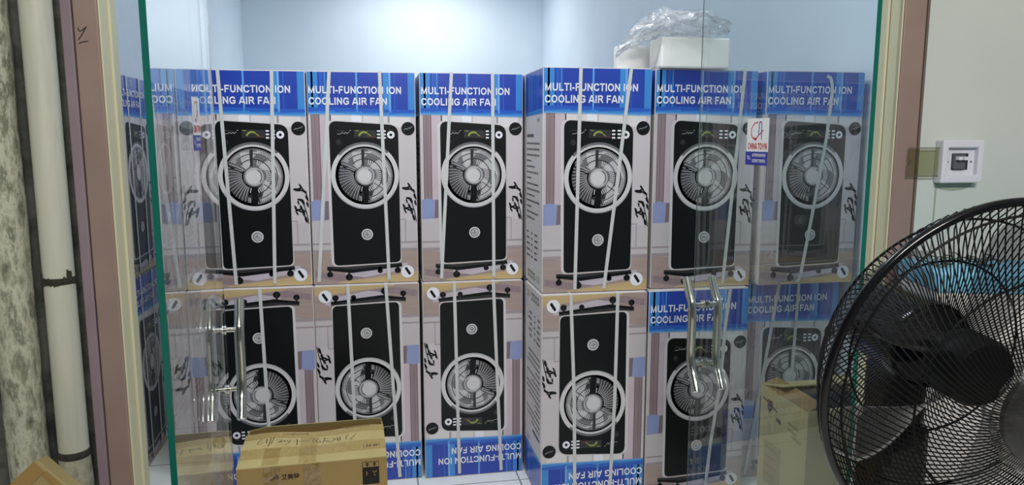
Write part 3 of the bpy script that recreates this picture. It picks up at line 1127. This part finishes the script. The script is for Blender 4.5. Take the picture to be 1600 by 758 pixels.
# taped carton in front of the bottom row
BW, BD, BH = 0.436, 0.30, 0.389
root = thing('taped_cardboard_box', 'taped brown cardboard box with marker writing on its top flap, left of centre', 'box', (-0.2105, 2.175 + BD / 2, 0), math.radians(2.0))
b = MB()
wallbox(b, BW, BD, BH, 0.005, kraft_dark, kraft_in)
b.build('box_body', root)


def slant(u, v, l=0.0):
    """Point on the front flap: u across 0..1, v from the front fold 0 to its rear edge 1."""
    yy = -BD / 2 + v * 0.232
    zz = BH + 0.003 + 0.008 * v + 0.005 * math.sin(u * 9) * v
    return (-BW / 2 + u * BW, yy, zz + l)


b = MB()
vs, fs = [], []
nu, nv = 24, 8
for lay in (0, 0.004):
    for i in range(nu + 1):
        for j in range(nv + 1):
            vs.append(slant(i / nu, j / nv, -0.004 + lay))
st = (nu + 1) * (nv + 1)
for i in range(nu):
    for j in range(nv):
        a = i * (nv + 1) + j
        fs.append((a + st, a + nv + 1 + st, a + nv + 2 + st, a + 1 + st))
        fs.append((a + 1, a + nv + 2, a + nv + 1, a))
rim = [i * (nv + 1) for i in range(nu + 1)] + [nu * (nv + 1) + j for j in range(1, nv + 1)] + [i * (nv + 1) + nv for i in range(nu - 1, -1, -1)] + [j for j in range(nv - 1, 0, -1)]
for i in range(len(rim)):
    a, c = rim[i], rim[(i + 1) % len(rim)]
    fs.append((a, c, c + st, a + st))
b.add(vs, fs, kraft)
flap = b.build('top_flap', root)
# handwriting, traced stroke by stroke in flap coordinates
q = Print(lambda s, t, l: slant(s, t, l))


def hw(pts):
    q.line([((x - 95) / 1390, (525 - y) / 335) for x, y in pts], 0.0052, ink)


for st_ in [[(270, 255), (240, 275), (235, 305), (262, 306)], [(245, 282), (285, 275)], [(262, 306), (290, 285)], [(300, 280), (340, 268)], [(318, 255), (315, 300), (360, 290)],
            [(355, 250), (350, 300), (340, 335)], [(285, 330), (360, 322)], [(385, 245), (365, 315)],
            [(400, 270), (470, 275), (440, 300)], [(420, 305), (450, 285), (465, 300), (490, 280), (505, 300)], [(515, 280), (530, 300)], [(410, 328), (500, 330), (535, 310), (548, 278)],
            [(580, 295), (640, 288)], [(612, 270), (618, 335)], [(640, 300), (665, 285), (680, 300), (710, 288), (745, 300)],
            [(735, 262), (770, 275)], [(790, 268), (760, 300)], [(765, 320), (800, 300), (830, 270)], [(800, 300), (830, 320), (800, 328)], [(836, 300), (848, 322)],
            [(868, 275), (905, 285)], [(890, 270), (870, 330)], [(890, 305), (920, 325)], [(905, 300), (950, 330)],
            [(960, 285), (985, 300)], [(955, 325), (1000, 290)], [(1010, 285), (1020, 330)], [(985, 310), (1040, 300)], [(1035, 280), (1040, 325)],
            [(1130, 268), (1100, 290), (1098, 318), (1130, 322)], [(1200, 275), (1160, 310), (1140, 335)]]:
    hw(st_)
q.line([((x - 95) / 1390, (525 - y) / 335) for x, y in [(1270, 395), (1420, 388), (1425, 425), (1270, 430), (1270, 395)]], 0.004, ink_brown)
for x in (1295, 1325, 1365, 1390):
    q.line([((x - 95) / 1390, (525 - 418) / 335), ((x + 14 - 95) / 1390, (525 - 400) / 335)], 0.008, ink)
    q.line([((x - 2 - 95) / 1390, (525 - 409) / 335), ((x + 18 - 95) / 1390, (525 - 407) / 335)], 0.02, ink)
for x0, x1, y in ((505, 720, 214), (1095, 1330, 200)):
    x = x0
    while x < x1:
        q.line([((x - 95) / 1390, (525 - y) / 335), ((x + 16 - 95) / 1390, (525 - y + 3) / 335)], 0.024, ink_brown)
        x += 25
hand = q.build('handwriting', flap)
hand['label'] = 'black marker handwriting and small print'
# tape bands along and across the flap
for (u0, u1, v0, v1) in ((0.0, 1.0, 0.22, 0.52), (0.0, 1.0, 0.80, 0.99), (0.40, 0.52, 0.0, 0.8), (0.16, 0.27, 0.02, 0.5)):
    b = MB()
    vs, fs = [], []
    nu2, nv2 = 30, 6
    for i in range(nu2 + 1):
        for j in range(nv2 + 1):
            u, v = u0 + (u1 - u0) * i / nu2, v0 + (v1 - v0) * j / nv2
            vs.append(slant(u, v, 0.0016 + 0.0010 * noise.noise(Vector((u * 40, v * 22, u0 * 7)))))
    for i in range(nu2):
        for j in range(nv2):
            a = i * (nv2 + 1) + j
            fs.append((a, a + nv2 + 1, a + nv2 + 2, a + 1))
    b.add(vs, fs, tape_clear, True)
    b.build('clear_tape', flap)
# rear flap standing up behind the gap
b = MB()
b.add([(-BW / 2, BD / 2 - 0.004, BH), (BW / 2, BD / 2 - 0.004, BH), (BW / 2 - 0.004, BD / 2 - 0.012, BH + 0.014), (-BW / 2 + 0.06, BD / 2 - 0.012, BH + 0.014),
       (-BW / 2, BD / 2, BH), (BW / 2, BD / 2, BH), (BW / 2 - 0.004, BD / 2 - 0.008, BH + 0.014), (-BW / 2 + 0.06, BD / 2 - 0.008, BH + 0.014)],
      [(0, 1, 2, 3), (7, 6, 5, 4), (0, 4, 5, 1), (1, 5, 6, 2), (2, 6, 7, 3), (3, 7, 4, 0)], kraft)
b.build('rear_flap', root)
# front face printing
q = Print(lambda s, t, l: (-BW / 2 + s, -BD / 2 - 0.0003 - l, BH - t))
q.line([(0.094, 0.040), (0.105, 0.036), (0.114, 0.024), (0.114, 0.041)], 0.0055, ink)
q.line([(0.103, 0.036), (0.120, 0.034)], 0.0045, ink)
q.text('艾美特', 0.126, 0.041, 0.016, 0.052, ink, 0.02)
q.rect(0.362, 0.010, 0.412, 0.082, ink)
q.up()
q.rect(0.3635, 0.0115, 0.4105, 0.027, kraft_dark)
q.line([(0.373, 0.040), (0.376, 0.047), (0.373, 0.054)], 0.0022, kraft_dark)
q.line([(0.392, 0.040), (0.398, 0.046), (0.405, 0.040)], 0.0022, kraft_dark)
q.line([(0.396, 0.050), (0.400, 0.056)], 0.0022, kraft_dark)
q.up()
for x in (0.371, 0.393):
    q.rect(x, 0.014, x + 0.011, 0.0165, ink)
    q.rect(x, 0.019, x + 0.011, 0.0215, ink)
    q.rect(x + 0.004, 0.013, x + 0.007, 0.0255, ink)
q.build('front_marking', root)
for x0 in (0.075, 0.19):
    b = MB()
    b.box((-BW / 2 + x0, -BD / 2 - 0.0022, BH - 0.25), (-BW / 2 + x0 + 0.05, -BD / 2 - 0.0016, BH + 0.001), tape_clear)
    b.build('clear_tape', root)

# open carton behind the right door
RW, RD, RH = 0.40, 0.27, 0.553
root = thing('open_cardboard_box', 'open brown cardboard box on the floor behind the right glass door', 'box', (1.232 + RW / 2, 1.895 + RD / 2, 0), 0)
b = MB()
wallbox(b, RW, RD, RH, 0.005, kraft, kraft)
b.build('box_body', root)


def flap_mesh(name, p0, p1, off, m, parent):
    p0, p1, off = Vector(p0), Vector(p1), Vector(off)
    nrm = (p1 - p0).cross(off).normalized() * 0.004
    ins = (p1 - p0) * 0.02
    c = [p0, p1, p1 + off - ins, p0 + off + ins]
    vs = c + [x + nrm for x in c]
    bb = MB()
    bb.add(vs, [(3, 2, 1, 0), (4, 5, 6, 7), (0, 1, 5, 4), (1, 2, 6, 5), (2, 3, 7, 6), (3, 0, 4, 7)], m)
    return bb.build(name, parent)


flap_mesh('box_flap', (-RW / 2, RD / 2, RH), (RW / 2, RD / 2, RH), (0, -0.12, 0.03), kraft, root)
flap_mesh('box_flap', (RW / 2, -RD / 2, RH), (RW / 2, RD / 2, RH), (-0.17, 0, 0.012), kraft, root)
flap_mesh('box_flap', (-RW / 2, -RD / 2 + 0.004, RH), (-RW / 2, RD / 2 - 0.004, RH), (0.05, 0, 0.022), kraft_in, root)
flap_mesh('box_flap', (-RW / 2, -RD / 2, RH), (RW / 2, -RD / 2, RH), (0, 0.06, -0.02), kraft, root)
q = Print(lambda s, t, l: (-RW / 2 - 0.0003 - l, RD / 2 - s, RH - t))
q.poly([(0.042, 0.038), (0.075, 0.036), (0.074, 0.062), (0.058, 0.082), (0.044, 0.064)], ink_brown)
q.line([(0.015, 0.040), (0.105, 0.062)], 0.006, ink_brown)
q.line([(0.10, 0.085), (0.125, 0.088)], 0.014, ink_brown)
for (a, t, l_) in ((0.165, 0.07, 0.06), (0.165, 0.088, 0.05), (0.19, 0.105, 0.05)):
    q.line([(a, t), (a + l_, t + 0.006)], 0.009, kraft_dark)
faint = mat('faint_brown_print', (170, 148, 98), 0.7)
q.rect(0.035, 0.175, 0.135, 0.315, faint)
q.up()
for i in range(4):
    q.line([(0.045, 0.195 + 0.03 * i), (0.120 - 0.015 * (i % 2), 0.195 + 0.03 * i)], 0.006, kraft_dark)
q.up()
q.line([(0.047, 0.048), (0.070, 0.050)], 0.006, mat('faded_red_print', (150, 70, 50), 0.6))
q.line([(0.052, 0.062), (0.066, 0.062)], 0.004, kraft)
q.build('box_print', root)
b = MB()
b.box((-RW / 2 - 0.0016, -RD / 2 + 0.002, 0.12), (-RW / 2 - 0.0012, RD / 2 - 0.01, 0.20), tape_clear)
b.build('clear_tape', root)

# carton in the left corner of the shop
HB = 0.306                                    # half side of the flattened carton standing on its corner
root = thing('flattened_cardboard_box', 'flattened brown cardboard box standing on one corner before the pipes, bottom left', 'box', (-0.538, 1.15, 0.002), 0)
tilt = Matrix.Rotation(math.radians(-13), 4, 'X') @ Matrix.Rotation(math.radians(45), 4, 'Y')
M = tilt.copy()
kd = mat('kraft_dim', (152, 136, 92), 0.7, 0.25)


def standing(o):
    low = min((M @ v.co).z for v in slab_o.data.vertices)
    o.matrix_basis = Matrix.Translation((0, 0, -low)) @ M
    return o


b = MB()
b.bevbox((-HB, -0.022, -HB), (HB, 0.022, HB), 0.004, kd)
slab_o = b.build('box_body', root)
standing(slab_o)
b = MB()
b.box((-HB + 0.001, -0.0245, -HB + 0.004), (-HB + 0.024, -0.0222, HB - 0.004), kraft_in)
b.box((-HB + 0.026, -0.0245, HB - 0.010), (HB - 0.004, -0.0222, HB - 0.002), kraft_in)
standing(b.build('edge_flap', root))

# ------------------------------------------------------------------ pipes on the left
pvc = blotchy('dusty_white_pvc', [(196, 196, 180), (206, 206, 190), (214, 213, 198), (188, 188, 172)], 3.0, 0.45, 0.03, (6, 6, 0.6))
mossy = blotchy('crusty_whitewashed_cement', [(92, 96, 82), (150, 152, 132), (206, 206, 186), (120, 124, 106), (214, 214, 196)], 30, 0.95, 0.8, (1, 1, 0.4))
grime = blotchy('black_grime', [(40, 38, 34), (66, 62, 54), (50, 48, 42)], 30, 0.9, 0.4)
rough_cement = blotchy('rough_grey_cement', [(116, 114, 98), (160, 158, 138), (186, 182, 160), (130, 128, 110)], 22, 0.95, 0.8)
px, py, pr = -0.5875, 1.498, 0.0265
root = thing('drain_pipe', 'smooth white plastic drain pipe beside the door frame, dirty joint at mid height', 'pipe', (px, py, 0))
Z = lambda pz: (0, 0, pz)
b = MB()
b.tube([Z(1.095), Z(1.6), Z(2.0), Z(2.94)], pr, pvc, 28)
b.build('upper_pipe', root)
b = MB()
b.lathe([(pr * 0.96, 1.083), (pr * 1.0, 1.083), (pr * 1.04, 1.087), (pr * 1.03, 1.096), (pr * 0.96, 1.096)], (0, 0, 0), (0, 0, 1), grime, 28)
rng = random.Random(3)
for i in range(26):                          # ragged sealant smears round the joint
    a = -PI * 0.98 + PI * 0.96 * i / 25
    ln = rng.uniform(0.002, 0.010) + (0.012 if i in (3, 4, 20, 21, 22) else 0)
    up_ = 1 if rng.random() < 0.45 else -1
    c_, s_ = math.cos(a), math.sin(a)
    r_ = pr * 1.03
    b.tube([(r_ * c_, r_ * s_, 1.09), (r_ * c_, r_ * s_, 1.09 + up_ * ln)], [0.0028, 0.0014], grime, 6)
b.build('joint_sealant', root)
b = MB()
b.tube([Z(0.752), Z(0.9), Z(1.084)], pr * 1.0, pvc, 28)
b.build('lower_pipe', root)
b = MB()
b.lathe([(pr, 0.742), (pr * 1.05, 0.744), (pr * 1.06, 0.752), (pr * 1.03, 0.757), (pr * 0.9, 0.757)], (0, 0, 0), (0, 0, 1), grime, 28)
b.build('dirt_ring', root)
b = MB()
prof = [(pr * 1.03, 0.742), (pr * 1.1, 0.70), (pr * 1.12, 0.5), (pr * 1.15, 0.25), (pr * 1.2, 0.0)]
b.lathe(prof[::-1], (0, 0, 0), (0, 0, 1), rough_cement, 28)
b.build('cement_collar', root)
# crusted cement pipe
bm = bmesh.new()
b = MB()
segs, rows = 36, 120
vs, fs = [], []
for j in range(rows + 1):
    z = 2.94 * j / rows
    for i in range(segs):
        a = 2 * PI * i / segs
        r = 0.0335 + 0.0022 * noise.noise(Vector((math.cos(a) * 2, math.sin(a) * 2, z * 9))) + 0.001 * noise.noise(Vector((math.cos(a) * 6, math.sin(a) * 6, z * 30)))
        vs.append((r * math.cos(a), r * math.sin(a), z))
for j in range(rows):
    for i in range(segs):
        k = (i + 1) % segs
        fs.append((j * segs + i, j * segs + k, (j + 1) * segs + k, (j + 1) * segs + i))
b.add(vs, fs, mossy, True)
bm.free()
o = b.build('cement_pipe', None, (-0.668, 1.498, 0), autosmooth=False)
tag(o, 'crusty blotched cement-coated pipe at the left edge of the picture', 'pipe')

# ------------------------------------------------------------------ circuit breaker on the right wall
plate = mat('white_breaker_plastic', (222, 222, 232), 0.35, 0.5, var=0.02)
grey_pl = mat('grey_breaker_plastic', (92, 94, 102), 0.4, 0.4)
dark_in = mat('dark_recess', (40, 40, 46), 0.6, 0.3)
smoke = film('smoked_flap', (0.84, 0.84, 0.74), 0.04, 0.04, (150, 150, 130))
root = thing('circuit_breaker_box', 'small white breaker box with open smoked flap on the right wall', 'breaker box', (1.2325, YO + 0.004, 1.303))
b = MB()
w2, h2, dd = 0.0505, 0.0455, 0.024
iw, ih = 0.036, 0.029
b.bevbox((-w2, -dd, -h2), (-iw, 0, h2), 0.003, plate)
b.bevbox((iw, -dd, -h2), (w2, 0, h2), 0.003, plate)
b.bevbox((-iw - 0.004, -dd, ih), (iw + 0.004, 0, h2), 0.003, plate)
b.bevbox((-iw - 0.004, -dd, -h2), (iw + 0.004, 0, -ih), 0.003, plate)
b.box((-iw, -0.012, -ih), (iw, -0.001, ih), plate)
b.build('box_shell', root)
b = MB()
b.box((-0.019, -0.0125, -0.018), (0.021, -0.0118, 0.017), dark_in)
b.build('recess', root)
b = MB()
b.bevbox((-0.018, -0.020, -0.016), (0.010, -0.0115, 0.015), 0.0015, grey_pl)
bb = b.build('breaker', root)
for x in (-0.0115, 0.001):
    b = MB()
    b.bevbox((x - 0.0045, -0.031, 0.003), (x + 0.0055, -0.019, 0.0105), 0.0015, plate)
    b.build('toggle', bb)
for x in (-0.028, 0.029):
    b = MB()
    b.lathe([(0.0022, 0.0), (0.0022, 0.0012), (0.001, 0.0016)], (x, -0.0118, -0.001), (0, -1, 0), steel, 14)
    b.build('screw', root)
b = MB()
b.box((-0.123, -0.0135, -0.031), (-0.0385, -0.0115, 0.029), smoke)
fl = b.build('smoked_flap', root)
b = MB()
b.tube([(-0.0395, -0.0135, -0.030), (-0.0395, -0.0135, 0.028)], 0.0035, grey_pl, 10)
b.tube([(-0.123, -0.0125, -0.031), (-0.123, -0.0125, -0.010), (-0.1185, -0.0125, -0.004), (-0.1185, -0.0125, 0.002), (-0.123, -0.0125, 0.008), (-0.123, -0.0125, 0.029),
        (-0.04, -0.0125, 0.029)], 0.0009, grey_pl, 6)
b.tube([(-0.123, -0.0125, -0.031), (-0.04, -0.0125, -0.031)], 0.0009, grey_pl, 6)
b.build('flap_rim', fl)
# plaster patch and chased conduit line under the box
b = MB()
patch = mat('rough_plaster_patch', (160, 168, 150), 0.7, 0.3, var=0.08, scale=30, bump=0.3, bscale=60)
vs = [(1.188, YO + 0.0026, 1.258)] + [(1.232 - 0.046 * math.cos(a), YO + 0.0026, 1.256 - 0.016 * math.sin(a)) for a in [PI * k / 14 for k in range(15)]] + [(1.276, YO + 0.0026, 1.258)]
vs2 = [(x, y + 0.0024, z) for x, y, z in vs]
n = len(vs)
b.add(vs + vs2, [tuple(range(n))] + [(i, (i + 1) % n, n + (i + 1) % n, n + i) for i in range(n)], patch)
b.box((1.189, YO + 0.003, 0.9), (1.1925, YO + 0.0046, 1.25), patch)
struct(b.build('trim_9'))

# ------------------------------------------------------------------ white carton with a blue top behind the stand fan
root = thing('white_carton', 'tall white carton with a blue top band behind the stand fan', 'carton', (1.25, 1.245, 0), math.radians(-16))
b = MB()
b.bevbox((-0.19, -0.09, 0), (0.19, 0.09, 1.063), 0.004, mat('white_carton_plain', (220, 214, 212), 0.5))
b.build('carton_body', root)
b = MB()
b.bevbox((-0.1915, -0.0915, 1.063), (0.1915, 0.0915, 1.100), 0.003, mat('sky_blue_lid', (124, 190, 220), 0.4))
b.build('blue_band', root)
root = thing('wire_bundle', 'tangle of dark wires lying on the blue-topped white carton', 'wires', (1.13, 1.275, 1.1005))
twig = mat('dark_green_wire', (58, 62, 44), 0.6)
b = MB()
rng = random.Random(8)
for i in range(26):
    p = [Vector((rng.uniform(-0.05, 0.06), rng.uniform(-0.035, 0.03), rng.uniform(0.004, 0.010)))]
    a = rng.uniform(0, 2 * PI)
    for j in range(5):
        a += rng.uniform(-0.9, 0.9)
        q_ = p[-1] + Vector((math.cos(a) * 0.011, math.sin(a) * 0.007, rng.uniform(-0.006, 0.008)))
        q_.z = min(max(q_.z, 0.002), 0.026)
        p.append(q_)
    b.tube(p, 0.0013, twig if i % 5 else steel, 5)
b.build('wire_strands', root)

# ------------------------------------------------------------------ stand fan
FC = Vector((0.777, 0.792, 1.0434))
FN = Vector((-0.038, -0.9945, -0.0972)).normalized()      # faces the camera
FA = FN.cross(Vector((0, 0, 1))).normalized()
FB = FA.cross(FN)
FR = 0.235


def fp(r, ang, d):
    """Polar point about the fan axis, d forwards (towards the viewer)."""
    return FC + FN * d + (FA * math.cos(ang) + FB * math.sin(ang)) * r


root = thing('pedestal_fan', 'large black pedestal fan with wire cage at the right edge', 'fan', (FC.x, FC.y + 0.17, 0))


def rel(o):
    o.matrix_parent_inverse = Matrix.Translation(root.location).inverted()
    return o


def circle(r, d, n=96):
    return [fp(r, 2 * PI * k / n, d) for k in range(n)]


b = MB()
b.tube(circle(FR, 0.0, 128), 0.0058, black_plastic, 12, closed=True)
rel(b.build('cage_rim', root))
b = MB()
NS = 128
for i in range(NS):
    a = 2 * PI * i / NS
    pts = []
    for j in range(11):
        t = j / 10
        r = 0.062 + (FR - 0.062) * t
        d = 0.082 * math.cos(t * PI / 2) ** 0.9 if t < 1 else 0.0
        pts.append(fp(r, a + 0.62 * t, d))
    b.tube(pts, 0.00095, black_wire, 5, caps=False)
for r, d in ((0.062, 0.082), (0.150, 0.051), (0.222, 0.0165)):
    b.tube(circle(r, d), 0.0016, black_wire, 6, closed=True)
rel(b.build('front_grille', root))
b = MB()
for i in range(NS):
    a = 2 * PI * (i + 0.5) / NS
    pts = []
    for r, d, tw in ((0.060, -0.118, 0), (0.11, -0.117, 0.13), (0.15, -0.113, 0.24), (0.18, -0.099, 0.33), (0.200, -0.077, 0.40), (0.219, -0.044, 0.47), (0.233, -0.019, 0.51), (0.234, -0.005, 0.53)):
        pts.append(fp(r, a - tw, d))
    b.tube(pts, 0.00095, black_wire, 5, caps=False)
for r, d in ((0.060, -0.118), (0.130, -0.1155), (0.197, -0.080)):
    b.tube(circle(r, d), 0.0017, black_wire, 6, closed=True)
rel(b.build('rear_grille', root))
# blades
blade_film = film('smoked_blade_plastic', (0.75, 0.76, 0.78), 0.02, 0.06, (22, 24, 28), 0.25)
for k in range(5):
    a0 = math.radians(-47 + 72 * k)
    b = MB()
    vs, fs = [], []
    nr, na = 10, 8
    for i in range(nr + 1):
        t = i / nr
        r = 0.045 + 0.165 * t
        half = 0.15 + 0.17 * math.sin(min(1, t * 1.15) * PI * 0.62)
        if t > 0.85:
            half *= math.sqrt(max(0.02, 1 - ((t - 0.85) / 0.17) ** 2))
        for j in range(na + 1):
            s = -1 + 2 * j / na
            ang = a0 + 0.35 * t + s * half
            d = -0.045 + 0.020 * s * (1 - 0.3 * t)
            vs.append(fp(r, ang, d))
    for i in range(nr):
        for j in range(na):
            q_ = i * (na + 1) + j
            fs.append((q_, q_ + 1, q_ + na + 2, q_ + na + 1))
    b.add(vs, fs, blade_film, True)
    o = rel(b.build('fan_blade', root, autosmooth=False))
    md = o.modifiers.new('thick', 'SOLIDIFY')
    md.thickness = 0.0016
# blade hub, motor
b = MB()
b.lathe([(0.018, -0.075), (0.044, -0.075), (0.048, -0.068), (0.048, -0.028), (0.042, -0.018), (0.014, -0.014)], FC, FN, mat('matt_black_hub', (12, 12, 14), 0.6, 0.2), 40)
rel(b.build('blade_hub', root))
b = MB()
b.lathe([(0.012, -0.262), (0.034, -0.260), (0.050, -0.252), (0.059, -0.238), (0.0615, -0.220), (0.0625, -0.180), (0.0635, -0.150), (0.066, -0.132), (0.064, -0.122), (0.030, -0.120)], FC, FN, black_plastic, 56)
mo = rel(b.build('motor_housing', root))
vent = mat('grey_vent_ribs', (58, 62, 70), 0.35, 0.5)
for ring_, (d0, d1) in enumerate(((-0.232, -0.215), (-0.204, -0.150))):
    b = MB()
    for i in range(28):
        if i % 7 == 0:
            continue
        a = 2 * PI * i / 28
        b.tube([fp(0.0618, a, d0), fp(0.0632, a, d1)], 0.0020, vent, 5)
    rel(b.build('vent_ribs', mo))
# badge with crinkled wrap
b = MB()
b.lathe([(0.058, 0.078), (0.0655, 0.083), (0.0655, 0.090), (0.058, 0.096), (0.02, 0.0985)], FC, FN, mat('dark_badge', (24, 24, 26), 0.35), 48)
bd = rel(b.build('centre_badge', root))
P = lambda s, t, l: fp(1, 0, 0) * 0 + FC + FN * (0.0990 + l) + FA * s * -1 + FB * -t
q = Print(P)
FLIP = 1 if FA.x < 0 else -1
q.P = lambda s, t, l: FC + FN * (0.0990 + l) + FA * (-s * FLIP) - FB * t
heavy(q, 'HE', -0.048, 0.008, 0.021, 0.034, sticker_white, 0.24, 0.2)
rel(q.build('badge_lettering', bd))
wrap = film('crinkled_clear_wrap', (0.80, 0.80, 0.78), 0.03, 0.06, (110, 108, 104), 0.3, 0.5, 30)
bm = bmesh.new()
bmesh.ops.create_uvsphere(bm, u_segments=64, v_segments=32, radius=1)
b = MB()
vs = []
for v in bm.verts:
    n_ = v.co.normalized()
    jit = 1 + 0.10 * noise.noise(n_ * 3.0) + 0.05 * noise.noise(n_ * 8)
    vs.append(FC + FN * (0.088 + 0.020 * n_.z * jit) + (FA * n_.x + FB * n_.y) * 0.078 * jit)
b.add(vs, [[x.index for x in f.verts] for f in bm.faces], wrap, True)
bm.free()
rel(b.build('plastic_wrap', root, autosmooth=False))
# neck, pole and base
mc = FC - FN * 0.19
b = MB()
b.bevbox((mc.x - 0.035, mc.y - 0.03, mc.z - 0.15), (mc.x + 0.035, mc.y + 0.035, mc.z - 0.045), 0.012, black_plastic)
b.bevbox((mc.x - 0.042, mc.y - 0.036, mc.z - 0.36), (mc.x + 0.042, mc.y + 0.04, mc.z - 0.14), 0.015, black_plastic)
rel(b.build('neck', root))
b = MB()
b.tube([(mc.x, mc.y, 0.03), (mc.x, mc.y, mc.z - 0.34)], 0.016, black_plastic, 20)
rel(b.build('pole', root))
b = MB()
b.lathe([(0.20, 0.0005), (0.205, 0.012), (0.16, 0.026), (0.06, 0.036), (0.03, 0.06)], (mc.x, mc.y, 0), (0, 0, 1), black_plastic, 48)
rel(b.build('base', root))
